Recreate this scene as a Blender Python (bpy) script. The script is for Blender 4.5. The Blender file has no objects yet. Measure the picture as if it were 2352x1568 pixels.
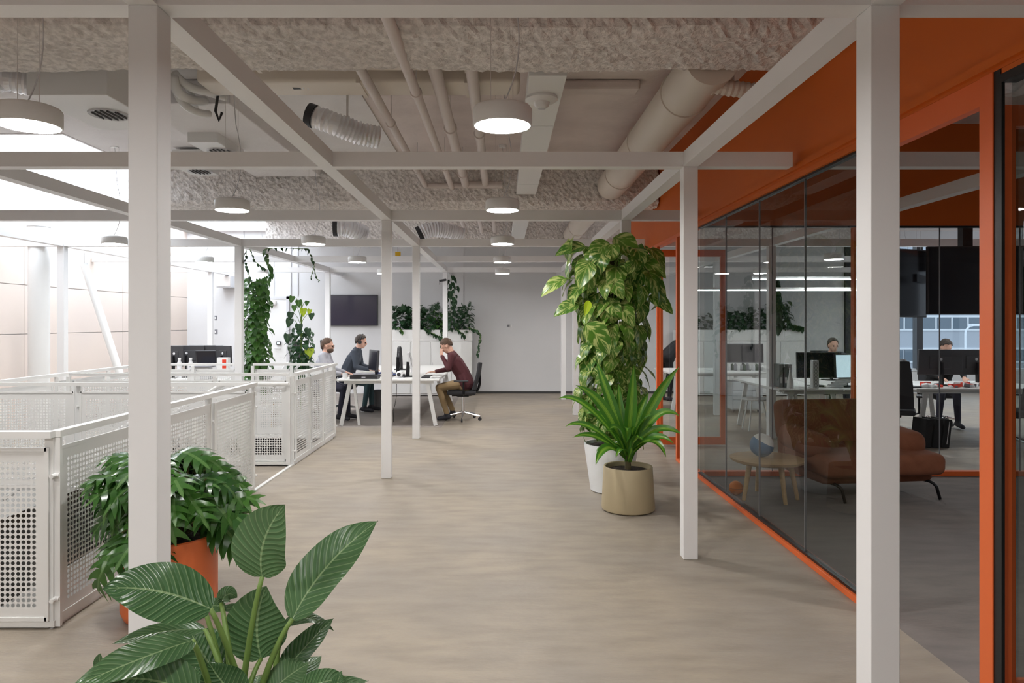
import bpy, bmesh, math, random
import numpy as np
from mathutils import Vector, Matrix, Euler, Quaternion
PI = math.pi
R = math.radians
S = bpy.context.scene
COL = S.collection
V = Vector
rnd = random.Random(7)

# ------------------------------------------------------------ camera, sky, exposure
F = 1600.0; VX = 1154.0; VY = 741.0; EYE = 1.633
cam = bpy.data.cameras.new('camera'); camo = bpy.data.objects.new('camera', cam); COL.objects.link(camo)
camo.location = (0, 0, EYE); camo.rotation_euler = (PI/2, 0, 0)
cam.sensor_width = 36; cam.lens = 36*F/2352
cam.shift_x = (1176-VX)/2352; cam.shift_y = -(784-VY)/2352
cam.clip_start = .05; cam.clip_end = 200
S.camera = camo
S.view_settings.view_transform = 'Standard'; S.view_settings.look = 'None'
S.view_settings.exposure = 0.46; S.view_settings.gamma = 1.0; S.view_settings.use_curve_mapping = False
LAMP_STRENGTH = 105.0
SKYLIGHT_STRENGTH = 4.9
world = bpy.data.worlds.new('sky'); S.world = world; world.use_nodes = True
bg = world.node_tree.nodes['Background']; bg.inputs[0].default_value = (.80, .88, 1.0, 1); bg.inputs[1].default_value = 1.25

# ------------------------------------------------------------ materials
MAT = {}
def lin(c): return tuple(((x/255)/12.92 if x/255 <= .04045 else ((x/255+.055)/1.055)**2.4) for x in c)
def M(name, col, rough=.5, metal=0., col2=None, scale=6., bump=0., bscale=40., stretch=None, spec=.5, emit=None, estr=0., detail=3.):
    m = bpy.data.materials.new(name); m.use_nodes = True; nt = m.node_tree; N = nt.nodes; L = nt.links
    p = N['Principled BSDF']; p.inputs['Base Color'].default_value = (*col, 1); p.inputs['Roughness'].default_value = rough
    p.inputs['Metallic'].default_value = metal; p.inputs['Specular IOR Level'].default_value = spec
    co = None
    if col2 or bump:
        tc = N.new('ShaderNodeTexCoord'); co = tc.outputs['Object']
        if stretch:
            mp = N.new('ShaderNodeMapping'); mp.inputs['Scale'].default_value = stretch; L.new(co, mp.inputs[0]); co = mp.outputs[0]
    if col2:
        n = N.new('ShaderNodeTexNoise'); n.inputs['Scale'].default_value = scale; n.inputs['Detail'].default_value = detail; L.new(co, n.inputs['Vector'])
        r = N.new('ShaderNodeValToRGB'); r.color_ramp.elements[0].position = .36; r.color_ramp.elements[1].position = .64
        r.color_ramp.elements[0].color = (*col, 1); r.color_ramp.elements[1].color = (*col2, 1)
        L.new(n.outputs[0], r.inputs[0]); L.new(r.outputs[0], p.inputs['Base Color'])
    if bump:
        n = N.new('ShaderNodeTexNoise'); n.inputs['Scale'].default_value = bscale; n.inputs['Detail'].default_value = 4; L.new(co, n.inputs['Vector'])
        b = N.new('ShaderNodeBump'); b.inputs['Strength'].default_value = bump; b.inputs['Distance'].default_value = .02
        L.new(n.outputs[0], b.inputs['Height']); L.new(b.outputs[0], p.inputs['Normal'])
    if emit:
        p.inputs['Emission Color'].default_value = (*emit, 1); p.inputs['Emission Strength'].default_value = estr
    MAT[name] = m; return m

M('white_steel', (.84, .835, .84), .45)
M('rail_white', (.80, .80, .79), .4)
M('wall_white', (.70, .70, .71), .8, col2=(.73, .73, .74), scale=1.5)
M('wall_grey', (.67, .675, .685), .85, col2=(.70, .70, .71), scale=1.)
M('atrium_panel', (.74, .64, .57), .8, col2=(.70, .61, .56), scale=.6)
M('concrete', (.70, .62, .595), .9, col2=(.80, .715, .685), scale=2.2, bump=.25, bscale=18)
M('concrete_light', (.76, .735, .735), .9, col2=(.80, .78, .78), scale=2., bump=.2, bscale=25)
M('foam', (.68, .645, .62), .95, col2=(.93, .89, .86), scale=26, bump=1., bscale=48)
M('paint_pipe', (.70, .63, .60), .5)
M('paint_duct', (.76, .69, .61), .45)
M('galvanised', (.66, .63, .61), .42, .3, col2=(.78, .75, .73), scale=5)
M('silver_foil', (.80, .80, .82), .3, .6)
M('orange_wall', (.64, .125, .003), .55)
M('orange_frame', (.80, .155, .035), .4)
M('black_gasket', (.01, .01, .01), .4)
M('black_plastic', (.022, .022, .026), .42)
M('dark_plastic', (.045, .045, .05), .5)
M('grey_plastic', (.18, .18, .2), .55)
M('light_plastic', (.62, .62, .64), .45)
M('white_plastic', (.82, .82, .82), .35)
M('chrome', (.75, .75, .76), .16, 1.)
M('black_metal', (.015, .015, .018), .35, .5)
M('mesh_fabric', (.035, .035, .04), .9)
M('desk_white', (.78, .78, .77), .35)
M('skin', (.62, .36, .27), .55)
M('hair_dark', (.035, .022, .016), .6, bump=.5, bscale=120)
M('hair_brown', (.09, .05, .03), .6, bump=.5, bscale=120)
M('shirt_grey', (.42, .42, .47), .85)
M('hoodie_dark', (.045, .055, .075), .85)
M('sweater_maroon', (.085, .022, .028), .9)
M('trousers_navy', (.025, .025, .045), .85)
M('trousers_khaki', (.30, .21, .11), .85)
M('trousers_teal', (.04, .08, .09), .85)
M('cloth_black', (.008, .008, .01), .9)
M('shoe_dark', (.02, .02, .028), .6)
M('shirt_white', (.75, .74, .74), .8)
M('sofa_fabric', (.22, .075, .036), .85, col2=(.25, .09, .045), scale=9, bump=.15, bscale=160)
M('oak', (.50, .33, .17), .5, col2=(.58, .40, .22), scale=3, stretch=(1, 12, 12))
M('rubber_orange', (.80, .22, .02), .5)
M('ball_blue', (.10, .22, .40), .5)
M('soil', (.035, .022, .014), .95, bump=1., bscale=60)
M('moss', (.06, .045, .02), .95, bump=1., bscale=50)
M('pot_tan', (.46, .38, .24), .5)
M('pot_orange', (.76, .17, .045), .42)
M('pot_white', (.82, .84, .86), .3)
M('stem_green', (.16, .26, .06), .5)
M('stem_brown', (.10, .08, .035), .7)
M('petiole_red', (.18, .17, .05), .5)
M('grille_dark', (.05, .05, .05), .5)
M('paper', (.80, .80, .80), .7)
M('binder', (.20, .22, .22), .6)
M('red_plastic', (.75, .05, .02), .5)
M('cable_black', (.02, .02, .02), .5)
M('cable_blue', (.10, .15, .45), .5)
M('screen_off', (.012, .012, .02), .12)
M('screen_tv', (.035, .03, .05), .18)
M('screen_lit', (.6, .75, .8), .3, emit=(.62, .78, .85), estr=.85)
M('screen_blue', (.05, .10, .25), .3, emit=(.10, .18, .42), estr=.8)
M('bin_grey', (.16, .16, .17), .6)
M('facade', (.42, .45, .50), .8)
M('facade_band', (.72, .76, .80), .7)
M('facade_glass', (.10, .14, .18), .15)
M('yellow', (.75, .45, .02), .5)

def emat(name, col, s):
    m = bpy.data.materials.new(name); m.use_nodes = True; N = m.node_tree.nodes; N.clear()
    e = N.new('ShaderNodeEmission'); e.inputs[0].default_value = (*col, 1); e.inputs[1].default_value = s
    o = N.new('ShaderNodeOutputMaterial'); m.node_tree.links.new(e.outputs[0], o.inputs[0]); MAT[name] = m
emat('lamp_glow', (1, .982, .955), LAMP_STRENGTH)
emat('line_glow', (.95, .98, 1), 9.)
emat('skylight_glow', (.85, .92, 1), SKYLIGHT_STRENGTH)

def glass(name, tint, refl=1.0):
    m = bpy.data.materials.new(name); m.use_nodes = True; N = m.node_tree.nodes; L = m.node_tree.links; N.clear()
    t = N.new('ShaderNodeBsdfTransparent'); t.inputs[0].default_value = (*tint, 1)
    g = N.new('ShaderNodeBsdfGlossy'); g.inputs['Roughness'].default_value = 0.; g.inputs[0].default_value = (refl, refl, refl, 1)
    f = N.new('ShaderNodeFresnel'); f.inputs[0].default_value = 1.45
    x = N.new('ShaderNodeMixShader'); o = N.new('ShaderNodeOutputMaterial')
    ge = N.new('ShaderNodeNewGeometry'); k = N.new('ShaderNodeMath'); k.operation = 'MULTIPLY'
    inv = N.new('ShaderNodeMath'); inv.operation = 'SUBTRACT'; inv.inputs[0].default_value = 1.
    L.new(ge.outputs['Backfacing'], inv.inputs[1]); L.new(f.outputs[0], k.inputs[0]); L.new(inv.outputs[0], k.inputs[1])
    L.new(k.outputs[0], x.inputs[0]); L.new(t.outputs[0], x.inputs[1]); L.new(g.outputs[0], x.inputs[2]); L.new(x.outputs[0], o.inputs[0]); MAT[name] = m
glass('glass_tinted', (.80, .82, .81), .62)
glass('glass_clear', (.93, .96, .97), .8)

def leafmat(name, base, base2, rib, ribw=.035, veins=0., vn=12., var=None, edge=None, rough=.32, stripes=False, trans=.25):
    """leaf material on UV (u along the leaf, v across it)"""
    m = bpy.data.materials.new(name); m.use_nodes = True; nt = m.node_tree; N = nt.nodes; L = nt.links
    p = N['Principled BSDF']; p.inputs['Roughness'].default_value = rough
    uv = N.new('ShaderNodeUVMap'); sp = N.new('ShaderNodeSeparateXYZ'); L.new(uv.outputs[0], sp.inputs[0])
    def mt(op, a, b=None, c=None):
        n = N.new('ShaderNodeMath'); n.operation = op
        for i, x in enumerate((a, b, c)):
            if x is None: continue
            if isinstance(x, (int, float)): n.inputs[i].default_value = x
            else: L.new(x, n.inputs[i])
        return n.outputs[0]
    av = mt('ABSOLUTE', mt('SUBTRACT', sp.outputs[1], .5))          # 0 rib .. .5 edge
    oi = N.new('ShaderNodeObjectInfo')
    tc = N.new('ShaderNodeTexCoord')
    ns = N.new('ShaderNodeTexNoise'); ns.inputs['Scale'].default_value = 9; L.new(tc.outputs['Object'], ns.inputs['Vector'])
    mix = N.new('ShaderNodeMix'); mix.data_type = 'RGBA'
    mix.inputs[6].default_value = (*base, 1); mix.inputs[7].default_value = (*base2, 1)
    fac = mt('MULTIPLY_ADD', ns.outputs[0], .8, mt('MULTIPLY_ADD', oi.outputs['Random'], .7, -.3)); L.new(mt('MINIMUM', mt('MAXIMUM', fac, 0.), 1.), mix.inputs[0])
    c = mix.outputs[2]
    def over(c, col, f):
        x = N.new('ShaderNodeMix'); x.data_type = 'RGBA'; L.new(f, x.inputs[0]); L.new(c, x.inputs[6]); x.inputs[7].default_value = (*col, 1); return x.outputs[2]
    if var:   # variegation, patches and streaks
        vn_ = N.new('ShaderNodeTexNoise'); vn_.inputs['Scale'].default_value = 1.0; vn_.inputs['Detail'].default_value = 3
        cb = N.new('ShaderNodeCombineXYZ'); L.new(mt('MULTIPLY', mt('SUBTRACT', sp.outputs[0], mt('MULTIPLY', av, .8)), 9.), cb.inputs[0]); L.new(mt('MULTIPLY', sp.outputs[1], 3.), cb.inputs[1]); L.new(mt('MULTIPLY', oi.outputs['Random'], 50.), cb.inputs[2])
        L.new(cb.outputs[0], vn_.inputs['Vector'])
        k = mt('MINIMUM', mt('MAXIMUM', mt('MULTIPLY', mt('SUBTRACT', vn_.outputs[0], .50), 9.), 0.), .85); c = over(c, var, k)
    if stripes:   # pale stripe down the blade
        k = mt('MULTIPLY', mt('LESS_THAN', av, .17), mt('GREATER_THAN', mt('SINE', mt('MULTIPLY', sp.outputs[1], 120.)), -.25)); c = over(c, stripes, mt('MULTIPLY', k, .8))
    if veins:
        s = mt('SINE', mt('MULTIPLY', mt('ADD', mt('SUBTRACT', sp.outputs[0], mt('MULTIPLY', av, .45)), mt('MULTIPLY', ns.outputs[0], .05)), vn*2*PI))
        c = over(c, rib, mt('MULTIPLY', mt('MINIMUM', mt('MAXIMUM', mt('MULTIPLY', mt('SUBTRACT', s, .82), 8.), 0.), 1.), veins))
        b = N.new('ShaderNodeBump'); b.inputs['Strength'].default_value = .28; b.inputs['Distance'].default_value = .01; L.new(s, b.inputs['Height']); L.new(b.outputs[0], p.inputs['Normal'])
    c = over(c, rib, mt('MULTIPLY', mt('LESS_THAN', av, ribw), .8))
    if edge: c = over(c, edge, mt('GREATER_THAN', av, .465))
    L.new(c, p.inputs['Base Color'])
    tr = N.new('ShaderNodeBsdfTranslucent'); L.new(c, tr.inputs[0]); mx = N.new('ShaderNodeMixShader'); mx.inputs[0].default_value = trans
    out = N['Material Output']; L.new(p.outputs[0], mx.inputs[1]); L.new(tr.outputs[0], mx.inputs[2]); L.new(mx.outputs[0], out.inputs[0])
    MAT[name] = m
leafmat('leaf_broad', (.045, .115, .042), (.105, .20, .085), (.28, .40, .20), .018, .38, 13, rough=.24)
leafmat('leaf_xanadu', (.025, .09, .02), (.07, .19, .03), (.12, .24, .07), .03, rough=.25)
leafmat('leaf_pothos', (.05, .16, .02), (.15, .30, .035), (.34, .44, .12), .03, var=(.60, .66, .24), rough=.28)
leafmat('leaf_dracaena', (.055, .19, .02), (.09, .29, .03), (.30, .55, .08), .02, stripes=(.34, .58, .06), rough=.3)
leafmat('leaf_vine', (.03, .10, .02), (.08, .19, .035), (.12, .25, .06), .03, rough=.3)
leafmat('leaf_lime', (.40, .55, .02), (.45, .60, .04), (.5, .6, .1), .03)
leafmat('leaf_dark', (.015, .05, .02), (.03, .09, .035), (.06, .12, .05), .03, rough=.35)

def floor_mat(name, a, b, c, rough=.55):
    m = bpy.data.materials.new(name); m.use_nodes = True; nt = m.node_tree; N = nt.nodes; L = nt.links; p = N['Principled BSDF']
    tc = N.new('ShaderNodeTexCoord')
    def noise(sc, st, det=4):
        mp = N.new('ShaderNodeMapping'); mp.inputs['Scale'].default_value = st; L.new(tc.outputs['Object'], mp.inputs[0])
        n = N.new('ShaderNodeTexNoise'); n.inputs['Scale'].default_value = sc; n.inputs['Detail'].default_value = det; L.new(mp.outputs[0], n.inputs['Vector']); return n.outputs[0]
    n1 = noise(.9, (1, 1, 1), 6); n2 = noise(3.6, (.8, 2.6, 1), 12); n3 = noise(45, (.5, 2.2, 1), 3)
    x = N.new('ShaderNodeMix'); x.data_type = 'RGBA'; x.inputs[6].default_value = (*a, 1); x.inputs[7].default_value = (*b, 1)
    r = N.new('ShaderNodeMapRange'); r.inputs[1].default_value = .35; r.inputs[2].default_value = .65; L.new(n1, r.inputs[0]); L.new(r.outputs[0], x.inputs[0])
    y = N.new('ShaderNodeMix'); y.data_type = 'RGBA'; L.new(x.outputs[2], y.inputs[6]); y.inputs[7].default_value = (*c, 1)
    r2 = N.new('ShaderNodeMapRange'); r2.inputs[1].default_value = .40; r2.inputs[2].default_value = .75; r2.inputs[4].default_value = .8; L.new(n2, r2.inputs[0]); L.new(r2.outputs[0], y.inputs[0])
    L.new(y.outputs[2], p.inputs['Base Color']); p.inputs['Roughness'].default_value = rough
    b_ = N.new('ShaderNodeBump'); b_.inputs['Strength'].default_value = .3; b_.inputs['Distance'].default_value = .01; L.new(n3, b_.inputs['Height']); L.new(b_.outputs[0], p.inputs['Normal']); MAT[name] = m
floor_mat('floor_screed', (.375, .318, .245), (.305, .268, .228), (.25, .212, .17))
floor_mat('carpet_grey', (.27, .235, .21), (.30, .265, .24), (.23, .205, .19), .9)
floor_mat('carpet_room', (.225, .20, .185), (.20, .18, .175), (.155, .14, .135), .9)

# ------------------------------------------------------------ mesh helpers
OFF = {}
def newobj(name, me, parent=None):
    o = bpy.data.objects.new(name, me); COL.objects.link(o)
    if parent: o.parent = parent; OFF[o.name] = OFF.get(parent.name, V((0, 0, 0)))
    return o
def tag(o, label, cat=None, group=None, kind=None):
    o['label'] = label
    if cat: o['category'] = cat
    if group: o['group'] = group
    if kind: o['kind'] = kind
    return o
def thing(name, label, cat, loc=(0, 0, 0), rz=0., group=None, world=True):
    """Empty at the base of a thing; world=True: parts are given in world coordinates (needs rz == 0)"""
    o = bpy.data.objects.new(name, None); COL.objects.link(o); o.empty_display_size = .1
    o.location = loc; o.rotation_euler = (0, 0, rz)
    if label: tag(o, label, cat, group)
    OFF[o.name] = V(loc) if world else V((0, 0, 0))
    return o
def struct_root(name, loc=(0, 0, 0)):
    o = thing(name, None, None, loc); o['kind'] = 'structure'; return o

class MB:
    def __init__(s): s.v = []; s.f = []; s.mi = []
    def add(s, vs, fs, mi=0):
        n = len(s.v); s.v += [tuple(p) for p in vs]; s.f += [tuple(i+n for i in f) for f in fs]; s.mi += [mi]*len(fs); return s
    def box(s, x0, x1, y0, y1, z0, z1, mi=0):
        return s.add([(x0, y0, z0), (x1, y0, z0), (x1, y1, z0), (x0, y1, z0), (x0, y0, z1), (x1, y0, z1), (x1, y1, z1), (x0, y1, z1)],
                     [(0, 3, 2, 1), (4, 5, 6, 7), (0, 1, 5, 4), (1, 2, 6, 5), (2, 3, 7, 6), (3, 0, 4, 7)], mi)
    def obox(s, c, size, rot=(0, 0, 0), mi=0):
        m = Euler(rot).to_matrix(); a, b, d = (x/2 for x in size); c = V(c)
        vs = [c + m @ V((sx*a, sy*b, sz*d)) for sz in (-1, 1) for sx, sy in ((-1, -1), (1, -1), (1, 1), (-1, 1))]
        return s.add(vs, [(0, 3, 2, 1), (4, 5, 6, 7), (0, 1, 5, 4), (1, 2, 6, 5), (2, 3, 7, 6), (3, 0, 4, 7)], mi)
    def bar(s, a, b, w, h, mi=0):
        """square bar from a to b; w sideways, h upwards"""
        a = V(a); b = V(b); d = (b-a).normalized(); up = V((0, 0, 1)) if abs(d.z) < .95 else V((0, 1, 0))
        x = d.cross(up).normalized()*w/2; y = x.cross(d).normalized()*h/2
        vs = [p+i*x+j*y for p in (a, b) for i, j in ((-1, -1), (1, -1), (1, 1), (-1, 1))]
        return s.add(vs, [(0, 3, 2, 1), (4, 5, 6, 7), (0, 1, 5, 4), (1, 2, 6, 5), (2, 3, 7, 6), (3, 0, 4, 7)], mi)
    def tube(s, pts, r, seg=8, cap=True, mi=0):
        pts = [V(p) for p in pts]; n = len(pts); rs = r if isinstance(r, (list, tuple)) else [r]*n
        vs = []; prev = None
        for i, p in enumerate(pts):
            d = (pts[min(i+1, n-1)]-pts[max(i-1, 0)]).normalized()
            if prev is None:
                up = V((0, 0, 1)) if abs(d.z) < .9 else V((1, 0, 0)); x = d.cross(up).normalized()
            else: x = (prev - d*prev.dot(d)); x = x.normalized() if x.length > 1e-6 else d.orthogonal().normalized()
            prev = x; y = d.cross(x)
            for k in range(seg):
                a = 2*PI*k/seg; vs.append(p + rs[i]*(x*math.cos(a)+y*math.sin(a)))
        fs = [(i*seg+k, i*seg+(k+1) % seg, (i+1)*seg+(k+1) % seg, (i+1)*seg+k) for i in range(n-1) for k in range(seg)]
        if cap: fs += [tuple(range(seg))[::-1], tuple((n-1)*seg+k for k in range(seg))]
        return s.add(vs, fs, mi)
    def lathe(s, prof, c=(0, 0, 0), seg=32, mi=0):
        """profile [(r,z)], r==0 ends closed"""
        c = V(c); vs = []; idx = []
        for r, z in prof:
            if r <= 1e-6: idx.append([len(vs)]); vs.append(c+V((0, 0, z)))
            else:
                idx.append(list(range(len(vs), len(vs)+seg))); vs += [c+V((r*math.cos(2*PI*k/seg), r*math.sin(2*PI*k/seg), z)) for k in range(seg)]
        fs = []
        for a, b in zip(idx, idx[1:]):
            for k in range(seg):
                k2 = (k+1) % seg
                if len(a) == 1 and len(b) == 1: continue
                if len(a) == 1: fs.append((a[0], b[k2], b[k]))
                elif len(b) == 1: fs.append((a[k], a[k2], b[0]))
                else: fs.append((a[k], a[k2], b[k2], b[k]))
        return s.add(vs, fs, mi)
    def ball(s, c, r, seg=16, rings=10, sc=(1, 1, 1), mi=0):
        pr = [(r*math.sin(PI*i/rings), -r*math.cos(PI*i/rings)) for i in range(rings+1)]
        n = len(s.v); s.lathe(pr, (0, 0, 0), seg, mi)
        for i in range(n, len(s.v)):
            p = s.v[i]; s.v[i] = (c[0]+p[0]*sc[0], c[1]+p[1]*sc[1], c[2]+p[2]*sc[2])
        return s
    def prism(s, poly, h0, h1, axis='z', mi=0):
        n = len(poly)
        def P(a, b, h): return (a, b, h) if axis == 'z' else ((a, h, b) if axis == 'y' else (h, a, b))
        vs = [P(a, b, h0) for a, b in poly]+[P(a, b, h1) for a, b in poly]
        fs = [tuple(range(n))[::-1], tuple(range(n, 2*n))]+[(i, (i+1) % n, n+(i+1) % n, n+i) for i in range(n)]
        return s.add(vs, fs, mi)
    def build(s, name, mat, parent=None, smooth=False, bevel=0., segs=2, fix=True, sub=0):
        off = OFF.get(parent.name, V((0, 0, 0))) if parent else V((0, 0, 0))
        me = bpy.data.meshes.new(name)
        me.from_pydata([(x-off.x, y-off.y, z-off.z) for x, y, z in s.v], [], s.f)
        for m in (mat if isinstance(mat, (list, tuple)) else [mat]): me.materials.append(MAT[m])
        if any(s.mi): me.polygons.foreach_set('material_index', s.mi)
        if fix:
            bm = bmesh.new(); bm.from_mesh(me); bmesh.ops.recalc_face_normals(bm, faces=bm.faces); bm.to_mesh(me); bm.free()
        if smooth:
            me.polygons.foreach_set('use_smooth', [True]*len(me.polygons))
            if smooth != 'all': me.set_sharp_from_angle(angle=R(38))
        o = newobj(name, me, parent)
        if bevel:
            b = o.modifiers.new('b', 'BEVEL'); b.width = bevel; b.segments = segs; b.limit_method = 'ANGLE'
            if smooth or segs > 2: me.polygons.foreach_set('use_smooth', [True]*len(me.polygons))
        if sub:
            b = o.modifiers.new('s', 'SUBSURF'); b.levels = sub; b.render_levels = sub
        return o
def copy_tree(root, loc, rz=None, label=None, group=None):
    def cp(o, parent):
        c = o.copy(); COL.objects.link(c); c.parent = parent; OFF[c.name] = V((0, 0, 0))
        for ch in o.children: cp(ch, c)
        return c
    r = cp(root, None); r.location = loc
    if rz is not None: r.rotation_euler = (0, 0, rz)
    if label: r['label'] = label
    if group: r['group'] = group
    return r
def W(px, py, D): return V(((px-VX)/F*D, D, EYE-(py-VY)/F*D))   # a measured point of the room at depth D
def fill(me_smooth_obj): pass

def leaf_mesh(name, L, Wd, mat, prof='ovate', fold=.25, droop=.5, wav=0., lobes=0, n=10, m=4, seed=0, twist=0.):
    """blade along +Y from the origin, upper side +Z, curved down by droop"""
    rr = random.Random(seed)
    def w(t):
        if prof == 'ovate': return (math.sin(PI*t**.72)**.85)*1. if 0 < t < 1 else 0.
        if prof == 'heart': return math.sin(PI*min(1, (t*.93+.07))**.58)**.8 if t < 1 else 0.
        if prof == 'strap': return min(1, .35+t*2.2)*(1-t**3.2) if t < 1 else 0.
        if prof == 'round': return math.sqrt(max(0, 1-(2*t-1)**2))
        return math.sin(PI*t)
    vs = []; fs = []; uvs = []
    y = z = 0.; a0 = droop*.25
    for i in range(n+1):
        t = i/n; ang = a0-droop*t*1.3
        if i: y += L/n*math.cos(ang); z += L/n*math.sin(ang)
        hw = w(t)*Wd/2
        if lobes:
            ph = (t*lobes) % 1.; hw *= (1.-.80*(abs(2*ph-1))**1.6*(0 < t < .95))
        for j in range(-m, m+1):
            s = j/m; x = hw*s
            sweep = (abs(s)**2)*(-.10*L*(1-t) if prof == 'heart' else 0) + (abs(s)**1.4*.20*L*(1-.5*t) if lobes else 0)
            zz = z + abs(x)*fold*(1-.5*abs(s)) + wav*math.sin(t*9+seed*2+s*1.5)*abs(s)*Wd + twist*x*t
            vs.append((x, y+sweep*math.cos(ang), zz+sweep*math.sin(ang))); uvs.append((t, s*.5+.5))
    k = 2*m+1
    for i in range(n):
        for j in range(2*m):
            fs.append((i*k+j, i*k+j+1, (i+1)*k+j+1, (i+1)*k+j))
    me = bpy.data.meshes.new(name); me.from_pydata(vs, [], fs); me.materials.append(MAT[mat])
    uv = me.uv_layers.new(name='UVMap')
    uv.data.foreach_set('uv', [c for p in me.polygons for vi in p.vertices for c in uvs[vi]])
    me.polygons.foreach_set('use_smooth', [True]*len(me.polygons)); return me
def lobed_mesh(name, L, Wd, mat, droop=.8, seed=0, n=5):
    """deeply cut blade: a midrib with finger lobes swept towards the tip"""
    rr = random.Random(seed); vs = []; fs = []; uvs = []
    def P(t, x, up=0.):
        a = droop*.2; y = z = 0.; k = 12
        for i in range(k): q = (i+.5)/k*t; y += t*L/k*math.cos(a-droop*1.3*q); z += t*L/k*math.sin(a-droop*1.3*q)
        vs.append((x, y, z+abs(x)*.22-x*x*1.6/L+up)); uvs.append((min(t, 1), .5+.5*max(-1, min(1, x/(Wd/2))))); return len(vs)-1
    for s in (-1, 1):
        for i in range(n):
            t = .03+.80*i/n; l = Wd/2*math.sin(PI*(.22+.62*i/(n-1)))**.7*rr.uniform(.85, 1.1); h = .098; sw = .10+.10*i/n
            a, b = P(t-.01, 0), P(t+h*1.75, 0); c, d = P(t+.015+sw*.35, s*l*.42), P(t+h*1.5+sw*.45, s*l*.42); e, f = P(t+.035+sw*.8, s*l*.78), P(t+h*1.1+sw*.95, s*l*.76); g = P(t+.06+sw*1.35, s*l)
            q = [(a, c, d, b), (c, e, f, d), (e, g, f)]; fs += q if s > 0 else [x[::-1] for x in q]
    a, b, c, d = P(.82, -.045*L), P(.82, .045*L), P(.92, .04*L), P(.92, -.04*L); e = P(1.06, 0); fs += [(a, b, c, d), (d, c, e)]
    me = bpy.data.meshes.new(name); me.from_pydata(vs, [], fs); me.materials.append(MAT[mat])
    uv = me.uv_layers.new(name='UVMap'); uv.data.foreach_set('uv', [c for p in me.polygons for vi in p.vertices for c in uvs[vi]])
    me.polygons.foreach_set('use_smooth', [True]*len(me.polygons)); return me
def place(me, name, parent, base, d, nrm, sc=1.):
    """put a leaf mesh with its stalk end at base, pointing along d, upper side towards nrm"""
    d = V(d).normalized(); x = d.cross(V(nrm))
    x = x.normalized() if x.length > 1e-4 else d.orthogonal().normalized()
    z = x.cross(d)
    o = bpy.data.objects.new(name, me); COL.objects.link(o); o.parent = parent
    m = Matrix((x, d, z)).transposed().to_4x4(); b = V(base)-OFF.get(parent.name, V((0, 0, 0)))
    o.matrix_local = Matrix.Translation(b) @ m @ Matrix.Scale(sc, 4); return o
def curved_leaf(name, parent, B, C, T, Wd, nrm, mat, prof='ovate', fold=.2, n=18, m=6, wav=.02, seed=0):
    """one-off blade whose midrib runs B-C-T (a quadratic curve)"""
    B, C, T, N0 = V(B), V(C), V(T), V(nrm).normalized(); off = OFF.get(parent.name, V((0, 0, 0)))
    def w(t):
        if prof == 'strap': return (.24+.76*math.sin(PI/2*min(1, t/.58))**1.6)*(1-t**3.6)
        if prof == 'broad': return math.sin(PI*(t*.985+.015)**.8)**(.6 if t < .5 else .6+.5*(t-.5)) if t < 1 else 0.
        return math.sin(PI*(t*.98+.01)**.75)**.85 if t < 1 else 0.
    vs = []; fs = []; uvs = []
    for i in range(n+1):
        t = i/n; p = B*(1-t)**2+C*2*t*(1-t)+T*t*t; d = ((C-B)*(1-t)+(T-C)*t).normalized()
        x = d.cross(N0).normalized(); z = x.cross(d); hw = w(t)*Wd/2
        for j in range(-m, m+1):
            s = j/m; q = p+x*hw*s+z*(abs(s)**1.3*hw*fold+wav*Wd*math.sin(t*11+seed+s*2)*abs(s)) - off
            vs.append(q); uvs.append((t, s*.5+.5))
    k = 2*m+1
    for i in range(n):
        for j in range(2*m): fs.append((i*k+j, i*k+j+1, (i+1)*k+j+1, (i+1)*k+j))
    me = bpy.data.meshes.new(name); me.from_pydata(vs, [], fs); me.materials.append(MAT[mat])
    uv = me.uv_layers.new(name='UVMap'); uv.data.foreach_set('uv', [c for p in me.polygons for vi in p.vertices for c in uvs[vi]])
    me.polygons.foreach_set('use_smooth', [True]*len(me.polygons))
    return newobj(name, me, parent)
def bez(a, b, c, n=8):
    a, b, c = V(a), V(b), V(c); return [a*(1-t)**2+b*2*t*(1-t)+c*t*t for t in [i/n for i in range(n+1)]]

# ============================================================ THE SETTING
CEIL = 3.75
VX0, VX1, VY0, VY1 = -5.0, -2.43, 3.76, 9.86        # the void down to the storey below
def slabs(name, mat, z0, z1, rects):
    m = MB()
    for x0, x1, y0, y1 in rects: m.box(x0, x1, y0, y1, z0, z1)
    o = m.build(name, mat); o['kind'] = 'structure'; return o
XL, XR, YN, YB = -7.3, 13., -3.2, 16.1
slabs('floor', 'floor_screed', -.30, 0, [(XL, VX0, YN, 10.85), (VX1, 2.12, YN, 10.85), (VX0, VX1, YN, VY0), (VX0, VX1, VY1, 10.85), (-.95, 2.12, 10.85, YB+.2), (2.12, XR, 7.46, YB+.2)])
slabs('floor_carpet', 'carpet_grey', -.30, -.001, [(XL, -.95, 10.85, YB+.2)])  # darker grey-brown floor from the desks to the back wall
slabs('floor_meeting_room', 'carpet_room', -.30, -.001, [(2.12, XR, YN, 7.46)])
slabs('floor_lower', 'floor_screed', -3.6, -3.4, [(-9, 0, 0, 14)])
slabs('wall_lower', 'wall_white', -3.4, -.3, [(-9, 0, 13.8, 14), (-.2, 0, 0, 14), (-9, 0, 0, .2)])
m = MB()
for a in ((VX0-.02, VX0+.02, VY0, VY1), (VX1-.0, VX1+.035, VY0, VY1), (VX0, VX1, VY0-.03, VY0), (VX0, VX1, VY1, VY1+.03)): m.box(*a, -.32, .012)
o = m.build('trim_1', 'rail_white'); o['kind'] = 'structure'
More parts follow.
